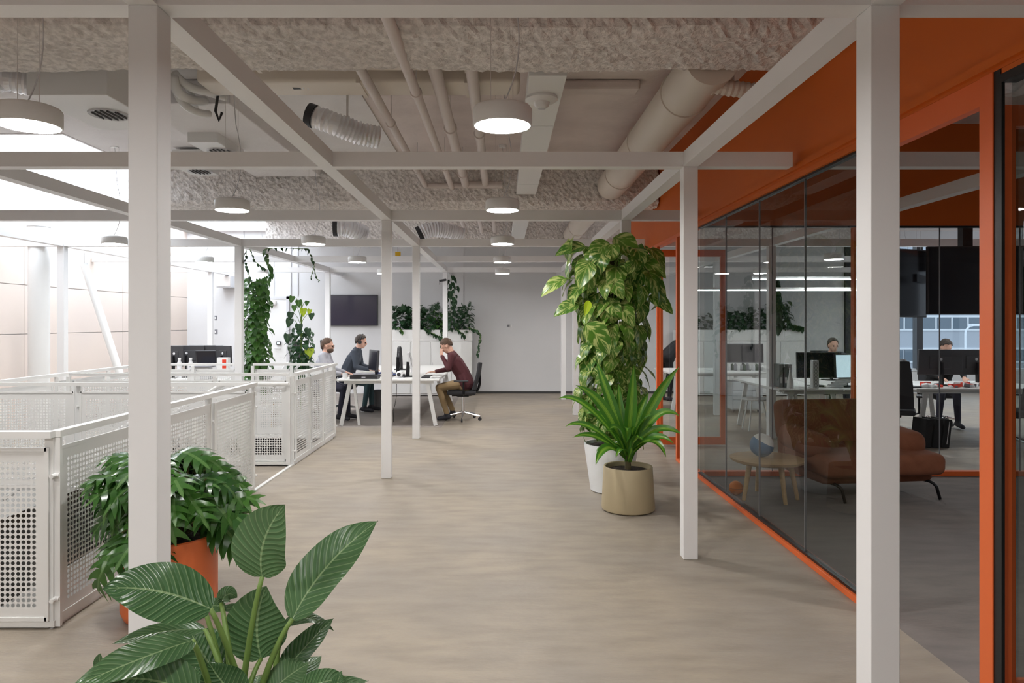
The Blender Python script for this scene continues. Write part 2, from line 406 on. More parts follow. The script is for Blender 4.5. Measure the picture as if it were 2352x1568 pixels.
# ceiling with the roof-light over the atrium
SKX, SKY0, SKY1 = -4.88, 7.75, 15.9
slabs('ceiling', 'concrete', CEIL, CEIL+.25, [(SKX, XR, YN, YB+.2), (XL, SKX, YN, SKY0), (XL, SKX, SKY1, YB+.2)])
# slab over the atrium side is painted lighter
slabs('ceiling_painted_bay', 'concrete_light', CEIL-.02, CEIL-.001, [(-4.86, -1.3, 4.75, 9.1), (XL, -4.9, 4.75, 7.7), (-4.86, -1.3, 9.9, 16.05)])
m = MB()
for x0, x1, y0, y1 in ((SKX-.032, SKX-.002, SKY0+.04, SKY1-.04), (XL, SKX, SKY0+.002, SKY0+.032), (XL, SKX, SKY1-.032, SKY1-.002)): m.box(x0, x1, y0, y1, CEIL-.02, CEIL+.5)
o = m.build('trim_2', 'white_steel'); o['kind'] = 'structure'
sk = struct_root('window_1')
for i in range(4):
    y0 = SKY0+(SKY1-SKY0)*i/4; y1 = SKY0+(SKY1-SKY0)*(i+1)/4
    MB().box(XL, SKX, y0+.02, y1-.02, CEIL+.30, CEIL+.33).build('pane', 'skylight_glow', sk)
    if i: MB().box(XL, SKX, y0-.02, y0+.02, CEIL+.27, CEIL+.36).build('glazing_bar', 'white_steel', sk)
# walls
wl = struct_root('wall_left'); MB().box(XL-.2, XL, YN, YB+.2, -3.4, CEIL+.5).build('core', 'wall_white', wl)
for j, (z0, z1) in enumerate(((-1.4, -.45), (-.44, .50), (.51, 1.457), (1.467, 2.205), (2.215, 2.95), (2.96, 3.74))):
    for i in range(7):
        y0 = YN+.05+i*2.75; MB().box(XL, XL+.025, y0, min(y0+2.742, YB), z0, z1).build('panel', 'atrium_panel', wl)
slabs('wall_back', 'wall_grey', 0, CEIL, [(-.9, 7.9, YB, YB+.2)])
slabs('wall_back_atrium', 'wall_white', 0, CEIL, [(XL, -.9, YB-.02, YB+.2)])
slabs('wall_front', 'wall_white', 0, CEIL, [(XL, XR, YN-.2, YN)])
slabs('baseboard_back', 'grille_dark', 0, .05, [(-.6, 7.9, YB-.015, YB)])
# dim wall columns / joints on the far left wall
m = MB().box(-5.32, -5.27, YB-.05, YB-.02, 0, 3.6); o = m.build('trim_3', 'rail_white'); o['kind'] = 'structure'
# right-hand window wall of the office behind
wr = struct_root('window_2', (7.9, YB, 0))
MB().box(7.9, XR, YB, YB+.15, 0, .55).build('sill_wall', 'wall_white', wr)
MB().box(7.9, XR, YB, YB+.15, 3.45, CEIL).build('lintel', 'wall_white', wr)
for x in (7.98, 9.62, 11.3, 12.9): MB().box(x-.07, x+.07, YB-.05, YB+.12, .55, 3.45).build('mullion', 'black_plastic', wr)
for a, b in ((8.05, 9.55), (9.69, 11.23), (11.37, 12.83)): MB().box(a, b, YB+.05, YB+.06, .57, 3.43).build('pane', 'glass_clear', wr)
MB().box(7.9, XR, YB-.03, YB+.13, .52, .58).build('sill', 'facade_band', wr)
w3 = struct_root('window_3', (XR, 8, 0))
MB().box(XR, XR+.15, YN, YB+.2, 0, .7).build('sill_wall', 'wall_white', w3); MB().box(XR, XR+.15, YN, YB+.2, 3.3, CEIL).build('lintel', 'wall_white', w3)
for i in range(11): MB().box(XR, XR+.12, YN+i*1.93-.06, YN+i*1.93+.06, .7, 3.3).build('mullion', 'black_plastic', w3)
# street building across the road
bl = thing('office_building', 'grey office block across the street with white window bands', 'building', (48, 70, 0))
MB().box(16, 80, 70, 76, -8, 22).build('wall', 'facade', bl)
for k, z in enumerate((-2.2, 1.02, 4.22, 7.42, 10.62)):
    MB().box(16, 80, 69.9, 70.02, z-.18, z).build('window_band', 'facade_band', bl); MB().box(16, 80, 69.9, 70.02, z+1.15, z+1.33).build('window_band', 'facade_band', bl)
    for i in range(36):
        x = 18+i*1.6; w = MB().box(x, x+1.4, 69.93, 70.0, z+.02, z+1.13).build('window', 'facade_glass', bl)
        if k in (1, 2, 3): MB().box(x-.15, x-.02, 69.88, 70.0, z, z+1.15).build('mullion', 'facade_band', bl)
slabs('ground_street', 'carpet_grey', -8.2, -8, [(-10, 90, 17, 80)])
sl = thing('street_lamp', 'white curved street lamp seen outside the window', 'lamp', (15.95, 24, -8))
MB().tube([(15.95, 24, -8), (15.95, 24, 1.25)]+bez((15.95, 24, 1.25), (15.95, 24, 1.5), (16.25, 24, 1.55), 6), .03, 8).build('pole', 'facade_band', sl)
MB().obox((16.45, 24, 1.56), (.7, .2, .08)).build('lamp_head', 'facade_band', sl)

# ---- glazed meeting room: orange fascia, glass front, frames
GX = 2.06
wf = struct_root('wall_right')
MB().box(GX, GX+.10, YN, 11.25, 2.684, CEIL).build('fascia', 'orange_wall', wf)
MB().box(GX+.10, XR, 7.42, 7.50, 2.667, CEIL).build('fascia', 'orange_wall', wf)
MB().box(GX-.022, GX, YN, 7.9, 2.70, 2.74).build('ledge', 'orange_wall', wf)
wg = struct_root('window_4', (GX, 5, 0))
joints = [3.97, 4.83, 5.69, 6.54, 7.40]
for a, b in zip(joints, joints[1:]): MB().box(GX+.035, GX+.047, a+.006, b-.006, .05, 2.64).build('pane', 'glass_tinted', wg)
for y in joints[1:-1]: MB().box(GX+.034, GX+.048, y-.003, y+.003, .05, 2.64).build('joint', 'grey_plastic', wg)
MB().box(GX-.005, GX+.09, 3.97, 7.44, .001, .035).build('sill', 'orange_frame', wg)
MB().box(GX+.02, GX+.065, 3.97, 7.40, .035, .052).build('gasket', 'black_gasket', wg)
MB().box(GX+.0, GX+.09, 3.97, 7.44, 2.645, 2.683).build('header', 'orange_wall', wg)
MB().box(GX+.02, GX+.065, 3.97, 7.40, 2.630, 2.645).build('gasket', 'black_gasket', wg)
MB().box(GX, GX+.09, 3.90, 3.97, 0, 2.683).build('jamb', 'orange_frame', wg)
# doorway beside the near post
d1 = struct_root('door_1', (GX, 3, 0))
MB().box(GX, GX+.045, 3.0, 3.90, 2.565, 2.683).build('header', 'orange_frame', d1)
MB().box(GX-.006, GX+.045, 2.92, 3.0, 0, 2.683).build('jamb', 'orange_frame', d1)
MB().box(GX+.0, GX+.014, 2.875, 2.92, 0, 2.683).build('seal', 'black_gasket', d1)
lf = MB().box(GX+.047, GX+.10, 2.93, 2.975, .03, 2.55); lf.box(GX+.10, GX+.9, 2.93, 2.975, 2.46, 2.55); lf.box(GX+.10, GX+.9, 2.93, 2.975, .03, .12); lf.box(GX+.88, GX+.945, 2.93, 2.975, .03, 2.55)
lf.build('leaf_frame', 'orange_frame', d1); MB().box(GX+.10, GX+.88, 2.948, 2.956, .12, 2.46).build('pane', 'glass_tinted', d1)
# near fixed glass
w5 = struct_root('window_5', (GX, 1, 0))
for a, b in ((1.15, 2.01), (2.01, 2.87), (.29, 1.15), (-.57, .29)): MB().box(GX+.035, GX+.047, a+.005, b-.005, .05, 2.64).build('pane', 'glass_tinted', w5)
MB().box(GX-.005, GX+.09, -.6, 2.88, .001, .035).build('sill', 'orange_frame', w5)
MB().box(GX+.0, GX+.09, -.6, 2.88, 2.66, 2.683).build('header', 'orange_wall', w5); MB().box(GX-.001, GX+.065, -.6, 2.88, 2.625, 2.66).build('gasket', 'black_gasket', w5)
# back glass of the room
w6 = struct_root('window_6', (4, 7.44, 0))
bj = [GX+.1, 2.89, 3.75, 4.68, 5.54, 6.4, 7.26, 8.12, 8.98]
for a, b in zip(bj, bj[1:]): MB().box(a+.005, b-.005, 7.452, 7.464, .05, 2.65).build('pane', 'glass_clear', w6); MB().box(b-.004, b+.004, 7.451, 7.465, .05, 2.65).build('joint', 'grey_plastic', w6)
MB().box(GX+.09, 9., 7.42, 7.50, .001, .05).build('sill', 'orange_frame', w6); MB().box(GX+.1, 9., 7.43, 7.49, 2.65, 2.667).build('header', 'black_gasket', w6)
MB().box(3.745, 3.765, 7.42, 7.49, .05, 2.65).build('mullion', 'orange_frame', w6)
slabs('wall_meeting_room', 'wall_grey', 0, CEIL, [(8.98, 9.2, YN, 7.5)])
# far doorway 8.26 - 9.3 and glass beyond
w7 = struct_root('window_7', (GX, 8, 0))
MB().box(GX+.035, GX+.047, 7.46, 8.22, .05, 2.64).build('pane', 'glass_tinted', w7)
MB().box(GX-.005, GX+.09, 7.44, 8.22, .001, .035).build('sill', 'orange_frame', w7)
for a, b in ((9.34, 10.2), (10.2, 11.2)): MB().box(GX+.035, GX+.047, a+.005, b-.005, .05, 2.64).build('pane', 'glass_clear', w7)
MB().box(GX-.005, GX+.09, 9.34, 11.2, .001, .035).build('sill', 'orange_frame', w7)
MB().box(GX+.0, GX+.09, 7.44, 11.2, 2.645, 2.683).build('header', 'orange_frame', w7)
d2 = struct_root('door_2', (GX, 8.3, 0))
MB().box(GX, GX+.06, 8.22, 8.28, 0, 2.645).build('jamb', 'orange_frame', d2); MB().box(GX, GX+.035, 9.28, 9.34, 0, 2.645).build('jamb', 'orange_frame', d2)
MB().box(GX+.01, GX+.05, 8.28, 8.30, 0, 2.6).build('seal', 'black_gasket', d2)
lf = MB().box(GX+.03, GX+.065, 9.22, 9.27, .02, 2.6).box(GX+.83, GX+.90, 9.22, 9.27, .02, 2.6).box(GX+.065, GX+.83, 9.22, 9.27, 2.51, 2.6).box(GX+.065, GX+.83, 9.22, 9.27, .02, .12)
lf.build('leaf_frame', 'orange_frame', d2); MB().box(GX+.16, GX+.83, 9.24, 9.25, .12, 2.51).build('pane', 'glass_clear', d2)

# ============================================================ white steel frame
ROWS = [2.36, 4.80, 7.30, 9.80, 12.30, 14.80]; BZ0, BZ1 = 2.710, 2.812; T = .10
fr = thing('steel_frame', 'white square-tube steel frame of posts and beams spanning the whole office', 'frame', (0, 8, 0))
LINES = {-6.22: (4, 6), -3.72: (4, 6), -1.219: (1, 3, 4, 6), 1.298: (1, 2, 3, 5, 6), 3.80: (4, 5)}
for x, rows in LINES.items():
    for r in rows: MB().box(x-T/2, x+T/2, ROWS[r-1], ROWS[r-1]+T, 0.001, BZ0).build('post', 'white_steel', fr, bevel=.004)
    y0 = -.2 if abs(x) < 2 else (2.46 if x < 0 else -1)
    ys = [y0]+[y for y in ROWS]+[16.05]
    if x == 3.80: ys = [-1., 2.46-.1, 4.8, 7.32, None, 7.55, 9.8, 12.3, 14.8, 16.05]
    for a, b in zip(ys, ys[1:]):
        if a is None or b is None: continue
        a2 = a+T if a in ROWS else a
        if b > a2: MB().box(x-T/2, x+T/2, a2, b, BZ0, BZ1).build('long_beam', 'white_steel', fr)
for i, y in enumerate(ROWS):
    segs = [(-7.25, 2.0)] + ([(2.2, 8.9)] if i in (0, 1, 3) else [])
    if i in (4, 5): segs = [(-7.25, 12.9)]
    for a, b in segs: MB().box(a, b, y, y+T, BZ0, BZ1).build('cross_beam', 'white_steel', fr)
bc = thing('building_column', 'round white building column rising beside the atrium wall', 'column', (-6.62, 9.95, 0)); MB().tube([(-6.62, 9.95, -3.4), (-6.62, 9.95, 3.75)], .135, 24).build('shaft', 'rail_white', bc, smooth=True); MB().tube([(-6.62, 9.95, 3.0), (-6.62, 9.95, 3.1)], .15, 24).build('collar', 'light_plastic', bc, smooth=True)
st = thing('diagonal_strut', 'pale slanting steel strut leaning across the atrium wall', 'strut', (-5.6, 9.9, 0))
a = W(193, 606, 10.6); b = W(282, 880, 10.6); MB().tube([a, b], .055, 12).build('tube', 'rail_white', st, smooth=True); MB().tube([a, a+V((0, 0, .3))], .006, 6).build('hanger', 'chrome', st)

# ============================================================ perforated railings
PITCH, HR = .028, .0108
_pc = {}
def perf_mesh(w, h):
    key = (round(w, 3), round(h, 3))
    if key in _pc: return _pc[key]
    nx = int((w-.09)/PITCH); nz = int((h-.09)/PITCH); mx = (w-nx*PITCH)/2; mz = (h-nz*PITCH)/2
    vs = []; fs = []
    def v(x, z): vs.append((x, 0, z)); return len(vs)-1
    grid = {}
    for i in range(nx+1):
        for j in range(nz+1): grid[i, j] = v(mx+i*PITCH, mz+j*PITCH)
    c8 = [(math.cos(R(22.5+45*k)), math.sin(R(22.5+45*k))) for k in range(8)]
    for i in range(nx):
        for j in range(nz):
            cx = mx+(i+.5)*PITCH; cz = mz+(j+.5)*PITCH; hh = [v(cx+HR*a, cz+HR*b) for a, b in c8]
            A, B, C, D = grid[i, j], grid[i+1, j], grid[i+1, j+1], grid[i, j+1]
            fs += [(B, C, hh[0], hh[7]), (C, D, hh[2], hh[1]), (D, A, hh[4], hh[3]), (A, B, hh[6], hh[5]), (C, hh[1], hh[0]), (D, hh[3], hh[2]), (A, hh[5], hh[4]), (B, hh[7], hh[6])]
    a, b, c, d = v(0, 0), v(w, 0), v(w, h), v(0, h); A, B, C, D = grid[0, 0], grid[nx, 0], grid[nx, nz], grid[0, nz]
    fs += [(a, b)+tuple(grid[i, 0] for i in range(nx, -1, -1)), (b, c)+tuple(grid[nx, j] for j in range(nz, -1, -1)), (c, d)+tuple(grid[i, nz] for i in range(nx+1)), (d, a)+tuple(grid[0, j] for j in range(nz+1))]
    me = bpy.data.meshes.new('perforated_panel'); me.from_pydata(vs, [], fs); me.materials.append(MAT['rail_white']); _pc[key] = me; return me
RT = 1.04
def railing(label, a, b, n, inner, posts=True):
    """railing from a to b (x,y), n perforated panels; inner = side (+1/-1, left of a>b) that the posts stand on"""
    a = V((a[0], a[1], 0)); b = V((b[0], b[1], 0)); L = (b-a).length; d = (b-a)/L; nr = V((-d.y, d.x, 0))*inner; ang = math.atan2(d.y, d.x)
    t = thing('railing', label, 'railing', tuple(a)); w = L/n
    for i in range(n):
        p = a+d*(w*i+.035); o = bpy.data.objects.new('perforated_panel', perf_mesh(w-.07, RT-.14)); COL.objects.link(o); o.parent = t
        o.location = p-a+V((0, 0, .06)); o.rotation_euler = (0, 0, ang)
        fm = MB(); q0, q1 = p, p+d*(w-.07)
        for e, f in ((q0+V((0, 0, .06)), q1+V((0, 0, .06))), (q0+V((0, 0, RT-.08)), q1+V((0, 0, RT-.08)))): fm.bar(e, f, .012, .02)
        for e in (q0, q1): fm.bar(e+V((0, 0, .05)), e+V((0, 0, RT-.07)), .02, .012)
        fm.build('panel_edge', 'rail_white', t)
    for i in range(n+1):
        p = a+d*(w*i)+nr*.03; o = MB().bar(p+V((0, 0, .012)), p+V((0, 0, RT-.02)), .045, .02).build('post', 'rail_white', t)
        for z in (.16, .82):
            MB().tube([p+V((0, 0, z)), p-nr*.05+V((0, 0, z))], .012, 8).build('bracket', 'rail_white', t)
    MB().bar(a+V((0, 0, RT)), b+V((0, 0, RT)), .05, .035).build('top_rail', 'rail_white', t)
    MB().bar(a+nr*.02+V((0, 0, .03)), b+nr*.02+V((0, 0, .03)), .03, .03).build('bottom_rail', 'rail_white', t)
    return t
RX = -2.385
railing('perforated white railing across the near end of the atrium void', (-5.02, 3.70), (RX, 3.70), 3, 1)
railing('perforated white railing beside the walkway running up to the stair entrance', (RX, 3.72), (RX, 6.72), 3, 1)
railing('perforated white railing beyond the stair entrance towards the far desks', (RX, 8.0), (RX, 9.97), 3, 1)
railing('perforated white railing on the near side of the stair flight', (RX-.06, 6.74), (-4.95, 6.74), 3, -1)
railing('perforated white railing on the far side of the stair flight', (RX-.06, 7.98), (-4.95, 7.98), 3, 1)
railing('perforated white railing across the far end of the atrium void, below the monitors', (-3.55, 9.93), (RX-.06, 9.93), 2, -1)
railing('short perforated white railing at the far atrium corner beside the tall vine', (-5.02, 9.93), (-3.78, 9.93), 2, -1)
railing('perforated white railing along the panelled atrium wall', (-5.05, 3.75), (-5.05, 9.90), 6, -1)
sc = thing('staircase', 'white steel stair flight going down from the gap in the railings', 'stairs', (RX, 7.36, 0))
MB().box(-3.0, VX1-.002, 6.78, 7.94, -.06, -.002).build('landing', 'floor_screed', sc)
for i in range(9):
    x = -3.0-.28*i; z = -.17*(i+1); MB().box(x-.29, x, 6.80, 7.92, z-.05, z).build('tread', 'rail_white', sc)
    MB().box(x-.012, x, 6.80, 7.92, z, z+.17).build('riser', 'rail_white', sc)
for y in (6.785, 7.935): MB().bar((-3.0, y, -.15), (-5.52, y, -1.68), .02, .28).build('stringer', 'rail_white', sc)
for y, yy, lb in ((6.84, 6.76, 'white tubular handrail on the near side of the stairs'), (7.88, 7.96, 'white tubular handrail on the far side of the stairs')):
    h = thing('handrail', lb, 'handrail', (RX, y, 0))
    MB().tube([(-2.42, y, .94), (-3.12, y, .94), (-3.22, y, .91), (-4.9, y, -.10)], .02, 10).build('tube', 'rail_white', h, smooth=True)
    for x in (-2.6, -3.05): MB().tube([(x, y, .92), (x, yy, .90)], .008, 6).build('bracket', 'rail_white', h)

# ============================================================ ceiling services
def fuzzy_beam(label, x0, x1, prof, seed):
    """sprayed beam: profile (y,z) swept along x with a rough surface"""
    rr = random.Random(seed); per = []
    pr = prof+[prof[0]]
    for (a, b), (c, d) in zip(pr, pr[1:]):
        k = max(1, int(math.hypot(c-a, d-b)/.035))
        per += [(a+(c-a)*i/k, b+(d-b)*i/k) for i in range(k)]
    n = int((x1-x0)/.035); cy = sum(p[0] for p in per)/len(per); cz = sum(p[1] for p in per)/len(per); P = len(per); vs = []
    for i in range(n+1):
        for (y, z) in per:
            j = rr.uniform(-1, 1)*.014+rr.uniform(-1, 1)*.009; l = math.hypot(y-cy, z-cz); low = .02*math.sin(i*.09+seed)*math.sin(i*.037)
            vs.append((x0+(x1-x0)*i/n, y+(y-cy)/l*j, min(CEIL-.002, z+(z-cz)/l*j-(low if z < cz else 0)*.6)))
    fs = [(i*P+k, i*P+(k+1) % P, (i+1)*P+(k+1) % P, (i+1)*P+k) for i in range(n) for k in range(P)]+[tuple(range(P)), tuple(n*P+k for k in range(P))[::-1]]
    m = MB().add(vs, fs); o = m.build('sprayed_beam', 'foam'); tag(o, label, 'beam'); return o
fuzzy_beam('rough sprayed fireproofed ceiling beam crossing close overhead', -7.2, 2.04, [(4.28, 3.748), (4.28, 3.50), (4.0, 3.47), (3.97, 3.42), (3.98, 3.33), (4.06, 3.29), (4.56, 3.29), (4.66, 3.33), (4.66, 3.44), (4.44, 3.50), (4.44, 3.748)], 1)
fuzzy_beam('rough sprayed fireproofed ceiling beam where the pipes turn', -4.86, 2.04, [(9.10, 3.748), (9.10, 3.22), (9.15, 3.17), (9.65, 3.17), (9.72, 3.22), (9.72, 3.748)], 2)
fuzzy_beam('rough sprayed fireproofed ceiling beam close to the back wall', -4.86, 7.5, [(14.3, 3.748), (14.3, 3.30), (14.35, 3.25), (14.75, 3.25), (14.8, 3.3), (14.8, 3.748)], 3)

def pipe(name, label, pts, r, mat='paint_pipe', seg=12, collars=(), group='pipes along the ceiling'):
    t = thing(name, label, 'pipe', tuple(pts[0]), group=group); MB().tube(pts, r, seg).build('run', mat, t, smooth=True)
    for c in collars:
        a, b = V(pts[c[0]]), V(pts[c[0]+1]); p = a.lerp(b, c[1]); d = (b-a).normalized(); MB().tube([p-d*.025, p+d*.025], r*1.25, seg).build('collar', mat, t, smooth=True)
        MB().bar(p, (p.x, p.y, CEIL), .008, .008).build('hanger', 'galvanised', t)
    return t
pipe('ceiling_pipe', 'thin pale pipe slanting furthest across the others overhead', [(-.60, 2.6, 3.22), (-.66, 6.3, 3.40), (-.66, 9.6, 3.40)], .036, collars=((0, .7), (1, .5)))
pipe('ceiling_pipe', 'outer pale pipe with an elbow at the second beam', [(-1.0, 4.75, 3.42), (-1.0, 10.0-.95, 3.42), (-.97, 9.08, 3.42), (-.5, 9.08, 3.42)], .036, collars=((0, .35), (0, .8)))
pipe('ceiling_pipe', 'thick pale pipe between the thin pipe and the lamp', [(-.48, 4.7, 3.43), (-.48, 9.05, 3.43), (-.45, 9.08, 3.43), (.0, 9.08, 3.43)], .05, collars=((0, .4), (0, .85)))
pipe('ceiling_pipe', 'pale pipe running straight behind the central pendant lamps', [(-.22, 4.7, 3.44), (-.22, 9.08, 3.44)], .045, collars=((0, .45),))
for q_, (x, z) in enumerate(((-.75, 3.5), (-.42, 3.5), (-.16, 3.5))): pipe('ceiling_pipe', ['pale pipe over the far walkway, furthest from the trunking', 'middle pale pipe over the far walkway', 'pale pipe over the far walkway beside the trunking'][q_], [(x, 9.75, z), (x, 14.25, z)], .04, collars=((0, .5),), group='pipes over the far half of the walkway')
def duct_round(label, pts, r, mat='paint_duct', bands=0):
    t = thing('round_duct', label, 'duct', tuple(pts[0])); MB().tube(pts, r, 28).build('run', mat, t, smooth=True)
    for i in range(bands):
        p = V(pts[0]).lerp(V(pts[-1]), (i+.5)/bands); d = (V(pts[-1])-V(pts[0])).normalized(); MB().tube([p-d*.015, p+d*.015], r+.01, 28).build('seam_band', mat, t, smooth=True)
        MB().bar(p+V((0, 0, r)), (p.x, p.y, CEIL), .015, .004).build('hanger', 'galvanised', t)
    return t
duct_round('large cream round ventilation duct beside the orange wall', [(1.42, 4.70, 3.42), (1.42, 9.08, 3.42)], .185, bands=3)
duct_round('large round ventilation duct continuing over the far walkway', [(1.42, 9.75, 3.44), (1.42, 14.25, 3.44)], .17, bands=2)
bx = thing('cable_trunking', 'flat white ceiling trunking beside the central pendant lamps', 'trunking', (.3, 7, 3.3))
for a, b in ((4.70, 5.9), (5.91, 8.4), (8.41, 9.05)): MB().box(.18, .435, a, b, 3.30, 3.40).build('cover', 'rail_white', bx)
b2 = copy_tree(bx, (.3, 7, 3.3), label='x'); bpy.data.objects.remove(b2.children[0]); b2['label'] = 'flat white ceiling trunking over the far walkway'; b2.location = (.3, 12.35, 3.3)
b2['group'] = bx['group'] = 'ceiling trunking'
sd = thing('ceiling_sensor', 'white dome sensor under the ceiling trunking', 'sensor', (.29, 5.15, 3.3), world=False)
MB().lathe([(0, 0), (.115, 0), (.12, -.02), (.10, -.035), (.06, -.04), (.05, -.07), (.03, -.085), (0, -.088)], seg=28).build('dome', 'rail_white', sd, smooth=True)
MB().lathe([(0, -.0881), (.028, -.0865), (.0, -.095)], seg=20).build('lens', 'light_plastic', sd, smooth=True)
for y, z, x0, x1, mat, lb in ((5.05, 3.60, -2.2, .12, 'paint_duct', 'flat tan duct crossing just past the first sprayed beam'), (5.62, 3.60, -2.4, .14, 'paint_duct', 'flat tan duct crossing behind the first flat duct'), (11.6, 3.62, -2.3, .15, 'galvanised', 'flat duct crossing over the far walkway')):
    t = thing('flat_duct', lb, 'duct', (x0, y, z)); MB().box(x0, x1, y-.17, y+.17, z-.085, z+.085).build('run', mat, t, bevel=.03, segs=3)
    for k in range(3): xx = x0+(x1-x0)*(k+.5)/3; MB().box(xx-.015, xx+.015, y-.18, y+.18, z-.095, z+.095).build('flange', mat, t)
# precast ribs of the slab
cb = thing('ceiling_rib', 'shallow concrete rib under the slab between trunking and round duct', 'rib', (.5, 5.3, 3.6), group='concrete ribs under the slab')
MB().box(.46, 1.2, 5.0, 5.22, 3.66, 3.748).build('rib', 'concrete', cb, bevel=.02)
for y in (6.05,): 
    cc = thing('ceiling_rib', 'concrete rib further along between trunking and round duct', 'rib', (.5, y, 3.6), group='concrete ribs under the slab'); MB().box(.46, 1.2, y, y+.16, 3.66, 3.748).build('rib', 'concrete', cc, bevel=.02)

def flex(label, pts, r, mat='silver_foil', cat='duct'):
    """flexible foil duct, ribbed and slightly crumpled"""
    t = thing('flexible_duct', label, cat, tuple(pts[0])); rr = random.Random(int(r*1000)+len(label)); n = len(pts)
    P = []
    for a, b in zip(pts, pts[1:]):
        k = max(2, int((V(b)-V(a)).length/.018)); P += [V(a).lerp(V(b), i/k) for i in range(k)]
    P.append(V(pts[-1])); rs = [r*(1+(.07 if i % 2 else -.07)+rr.uniform(-.05, .05)) for i in range(len(P))]
    MB().tube(P, rs, 22).build('hose', mat, t); d = (P[0]-P[3]).normalized()
    q = P[len(P)//2]; MB().bar(q+V((0, 0, r)), (q.x, q.y, CEIL), .02, .003).build('strap', 'galvanised', t)
    MB().tube([P[0], P[0]+d*.06], r*1.06, 22).build('clamp_collar', 'black_plastic', t, smooth=True); return t
flex('crumpled silver flexible duct above the first side lamp', [W(178, 192, 5.2), W(110, 196, 5.1), W(20, 178, 5.0), W(-80, 176, 5.0)], .095)
flex('silver flexible duct sagging under the flat ducts', [W(722, 268, 6.2), W(770, 285, 6.2), W(830, 308, 6.3), W(872, 316, 6.35)], .10)
flex('short silver flexible duct behind the first sprayed beam', [W(690, 180, 5.6), W(740, 178, 5.6), W(800, 186, 5.7)], .08)
flex('silver flexible duct in the far ceiling bay', bez(W(968, 535, 11.2), W(1000, 515, 11.2), W(1060, 540, 11.4), 6), .12)
flex('silver flexible duct over the far side lamps', bez(W(775, 522, 10.6), W(800, 520, 10.6), W(838, 540, 10.8), 5), .13)
flex('copper-coloured flexible duct stub against the orange wall', [W(1632, 196, 4.9), W(1690, 204, 4.9), W(1728, 210, 4.9)], .055, 'paint_duct')
flex('flexible duct inside the glazed meeting room', bez((2.6, 4.0, 3.2), (3.0, 4.4, 3.2), (3.4, 4.6, 3.25), 6), .11)
hb = thing('hose_bundle', 'tangle of white insulated hoses under the ceiling', 'hoses', tuple(W(440, 210, 5.6)))
for k, (a, b, c) in enumerate((((398, 175), (400, 235), (470, 232)), ((400, 168), (440, 225), (530, 205)), ((402, 195), (415, 260), (480, 262)), ((405, 172), (430, 205), (520, 225)), ((400, 180), (440, 190), (450, 255)))):
    MB().tube(bez(W(*a, 5.5+.05*k), W(*b, 5.5+.05*k), W(*c, 5.9), 12), .04-.004*k, 10).build('hose', 'rail_white', hb, smooth='all')
MB().tube([W(501, 215, 5.8), W(495, 255, 5.8), W(503, 277, 5.8), W(510, 258, 5.8)], .012, 6).build('cable', 'black_plastic', hb, smooth='all')
def fan_unit(label, px0, px1, D, D2, z=3.2, h=.32, box_only=False):
    x0 = (px0-VX)/F*D; x1 = (px1-VX)/F*D; t = thing('fan_coil_unit', label, 'air unit', (x0, D, z)); MB().box(x0, x1, D, D2, z, z+h).build('casing', 'rail_white', t, bevel=.006)
    cx = (x0+x1)/2+.05; cy = (D+D2)/2
    MB().lathe([(0, -.004), (.13, -.004), (.145, -.012), (.15, 0), (0, 0)], (cx, cy, z), 28).build('diffuser_ring', 'light_plastic', t, smooth=True)
    for k in range(5): dx = -.09+.045*k; hl = math.sqrt(.12**2-dx*dx); MB().obox((cx+dx, cy, z-.012), (.012, hl*2, .012), (0, .5, 0)).build('diffuser_blade', 'grille_dark', t)
    for sx in (x0+.05, x1-.05): MB().bar((sx, cy, z+h), (sx, cy, CEIL), .01, .01).build('hanger', 'galvanised', t)
    return t
fan_unit('white ceiling air unit with a round diffuser above the atrium railing', 60, 246, 4.95, 5.85, 3.25, .3)
fan_unit('white ceiling air unit further along over the atrium', 430, 500, 6.9, 7.6, 3.42, .2)
fan_unit('white ceiling air unit over the rear stair rail', 395, 460, 8.3, 8.85, 3.5, .2)
t = thing('flat_duct', 'pale boxed duct running beside the air units over the atrium edge', 'duct', (-3.0, 6.8, 3.6)); MB().box(-3.2, -2.35, 6.0, 9.0, 3.52, 3.725).build('run', 'concrete_light', t, bevel=.01)
t = thing('warning_tag', 'small yellow tag hanging from a ceiling cable', 'tag', tuple(W(914, 583, 11.5))); MB().obox(W(914, 583, 11.5), (.09, .01, .07)).build('card', 'yellow', t); MB().tube([W(914, 578, 11.5), W(916, 560, 11.5)+V((0, 0, .9))], .004, 5).build('string', 'cable_black', t)

# ============================================================ pendant lamps
def lamp_proto():
    t = thing('pendant_lamp', 'x', 'lamp', (0, 0, 0), world=False, group='round white drum pendant lamps')
    MB().lathe([(.0, .098), (.06, .098), (.118, .094), (.133, .088), (.141, .075), (.141, .006), (.137, 0), (.132, .0), (.132, .02), (.0, .03)], seg=48).build('shade', 'rail_white', t, smooth=True)
    MB().lathe([(0, .004), (.131, .004), (.131, .012), (0, .012)], seg=48).build('diffuser', 'lamp_glow', t)
    for x in (-.055, .05): MB().tube([(x, 0, .097), (x, 0, CEIL-2.566)], .0016, 4).build('wire', 'galvanised', t)
    MB().tube(bez((.0, -.02, .097), (.14, -.02, .33), (.03, 0, .72), 10)+[V((0, 0, CEIL-2.566))], .0035, 6).build('cable', 'light_plastic', t, smooth='all')
    MB().lathe([(0, CEIL-2.566-.03), (.04, CEIL-2.566-.03), (.045, CEIL-2.566-.002), (0, CEIL-2.566-.002)], seg=16).build('canopy', 'rail_white', t)
    return t
lp = lamp_proto()
ordn = ['first', 'second', 'third', 'fourth', 'fifth']
LY = [3.31, 5.80, 8.30, 10.80, 13.30]; first = True
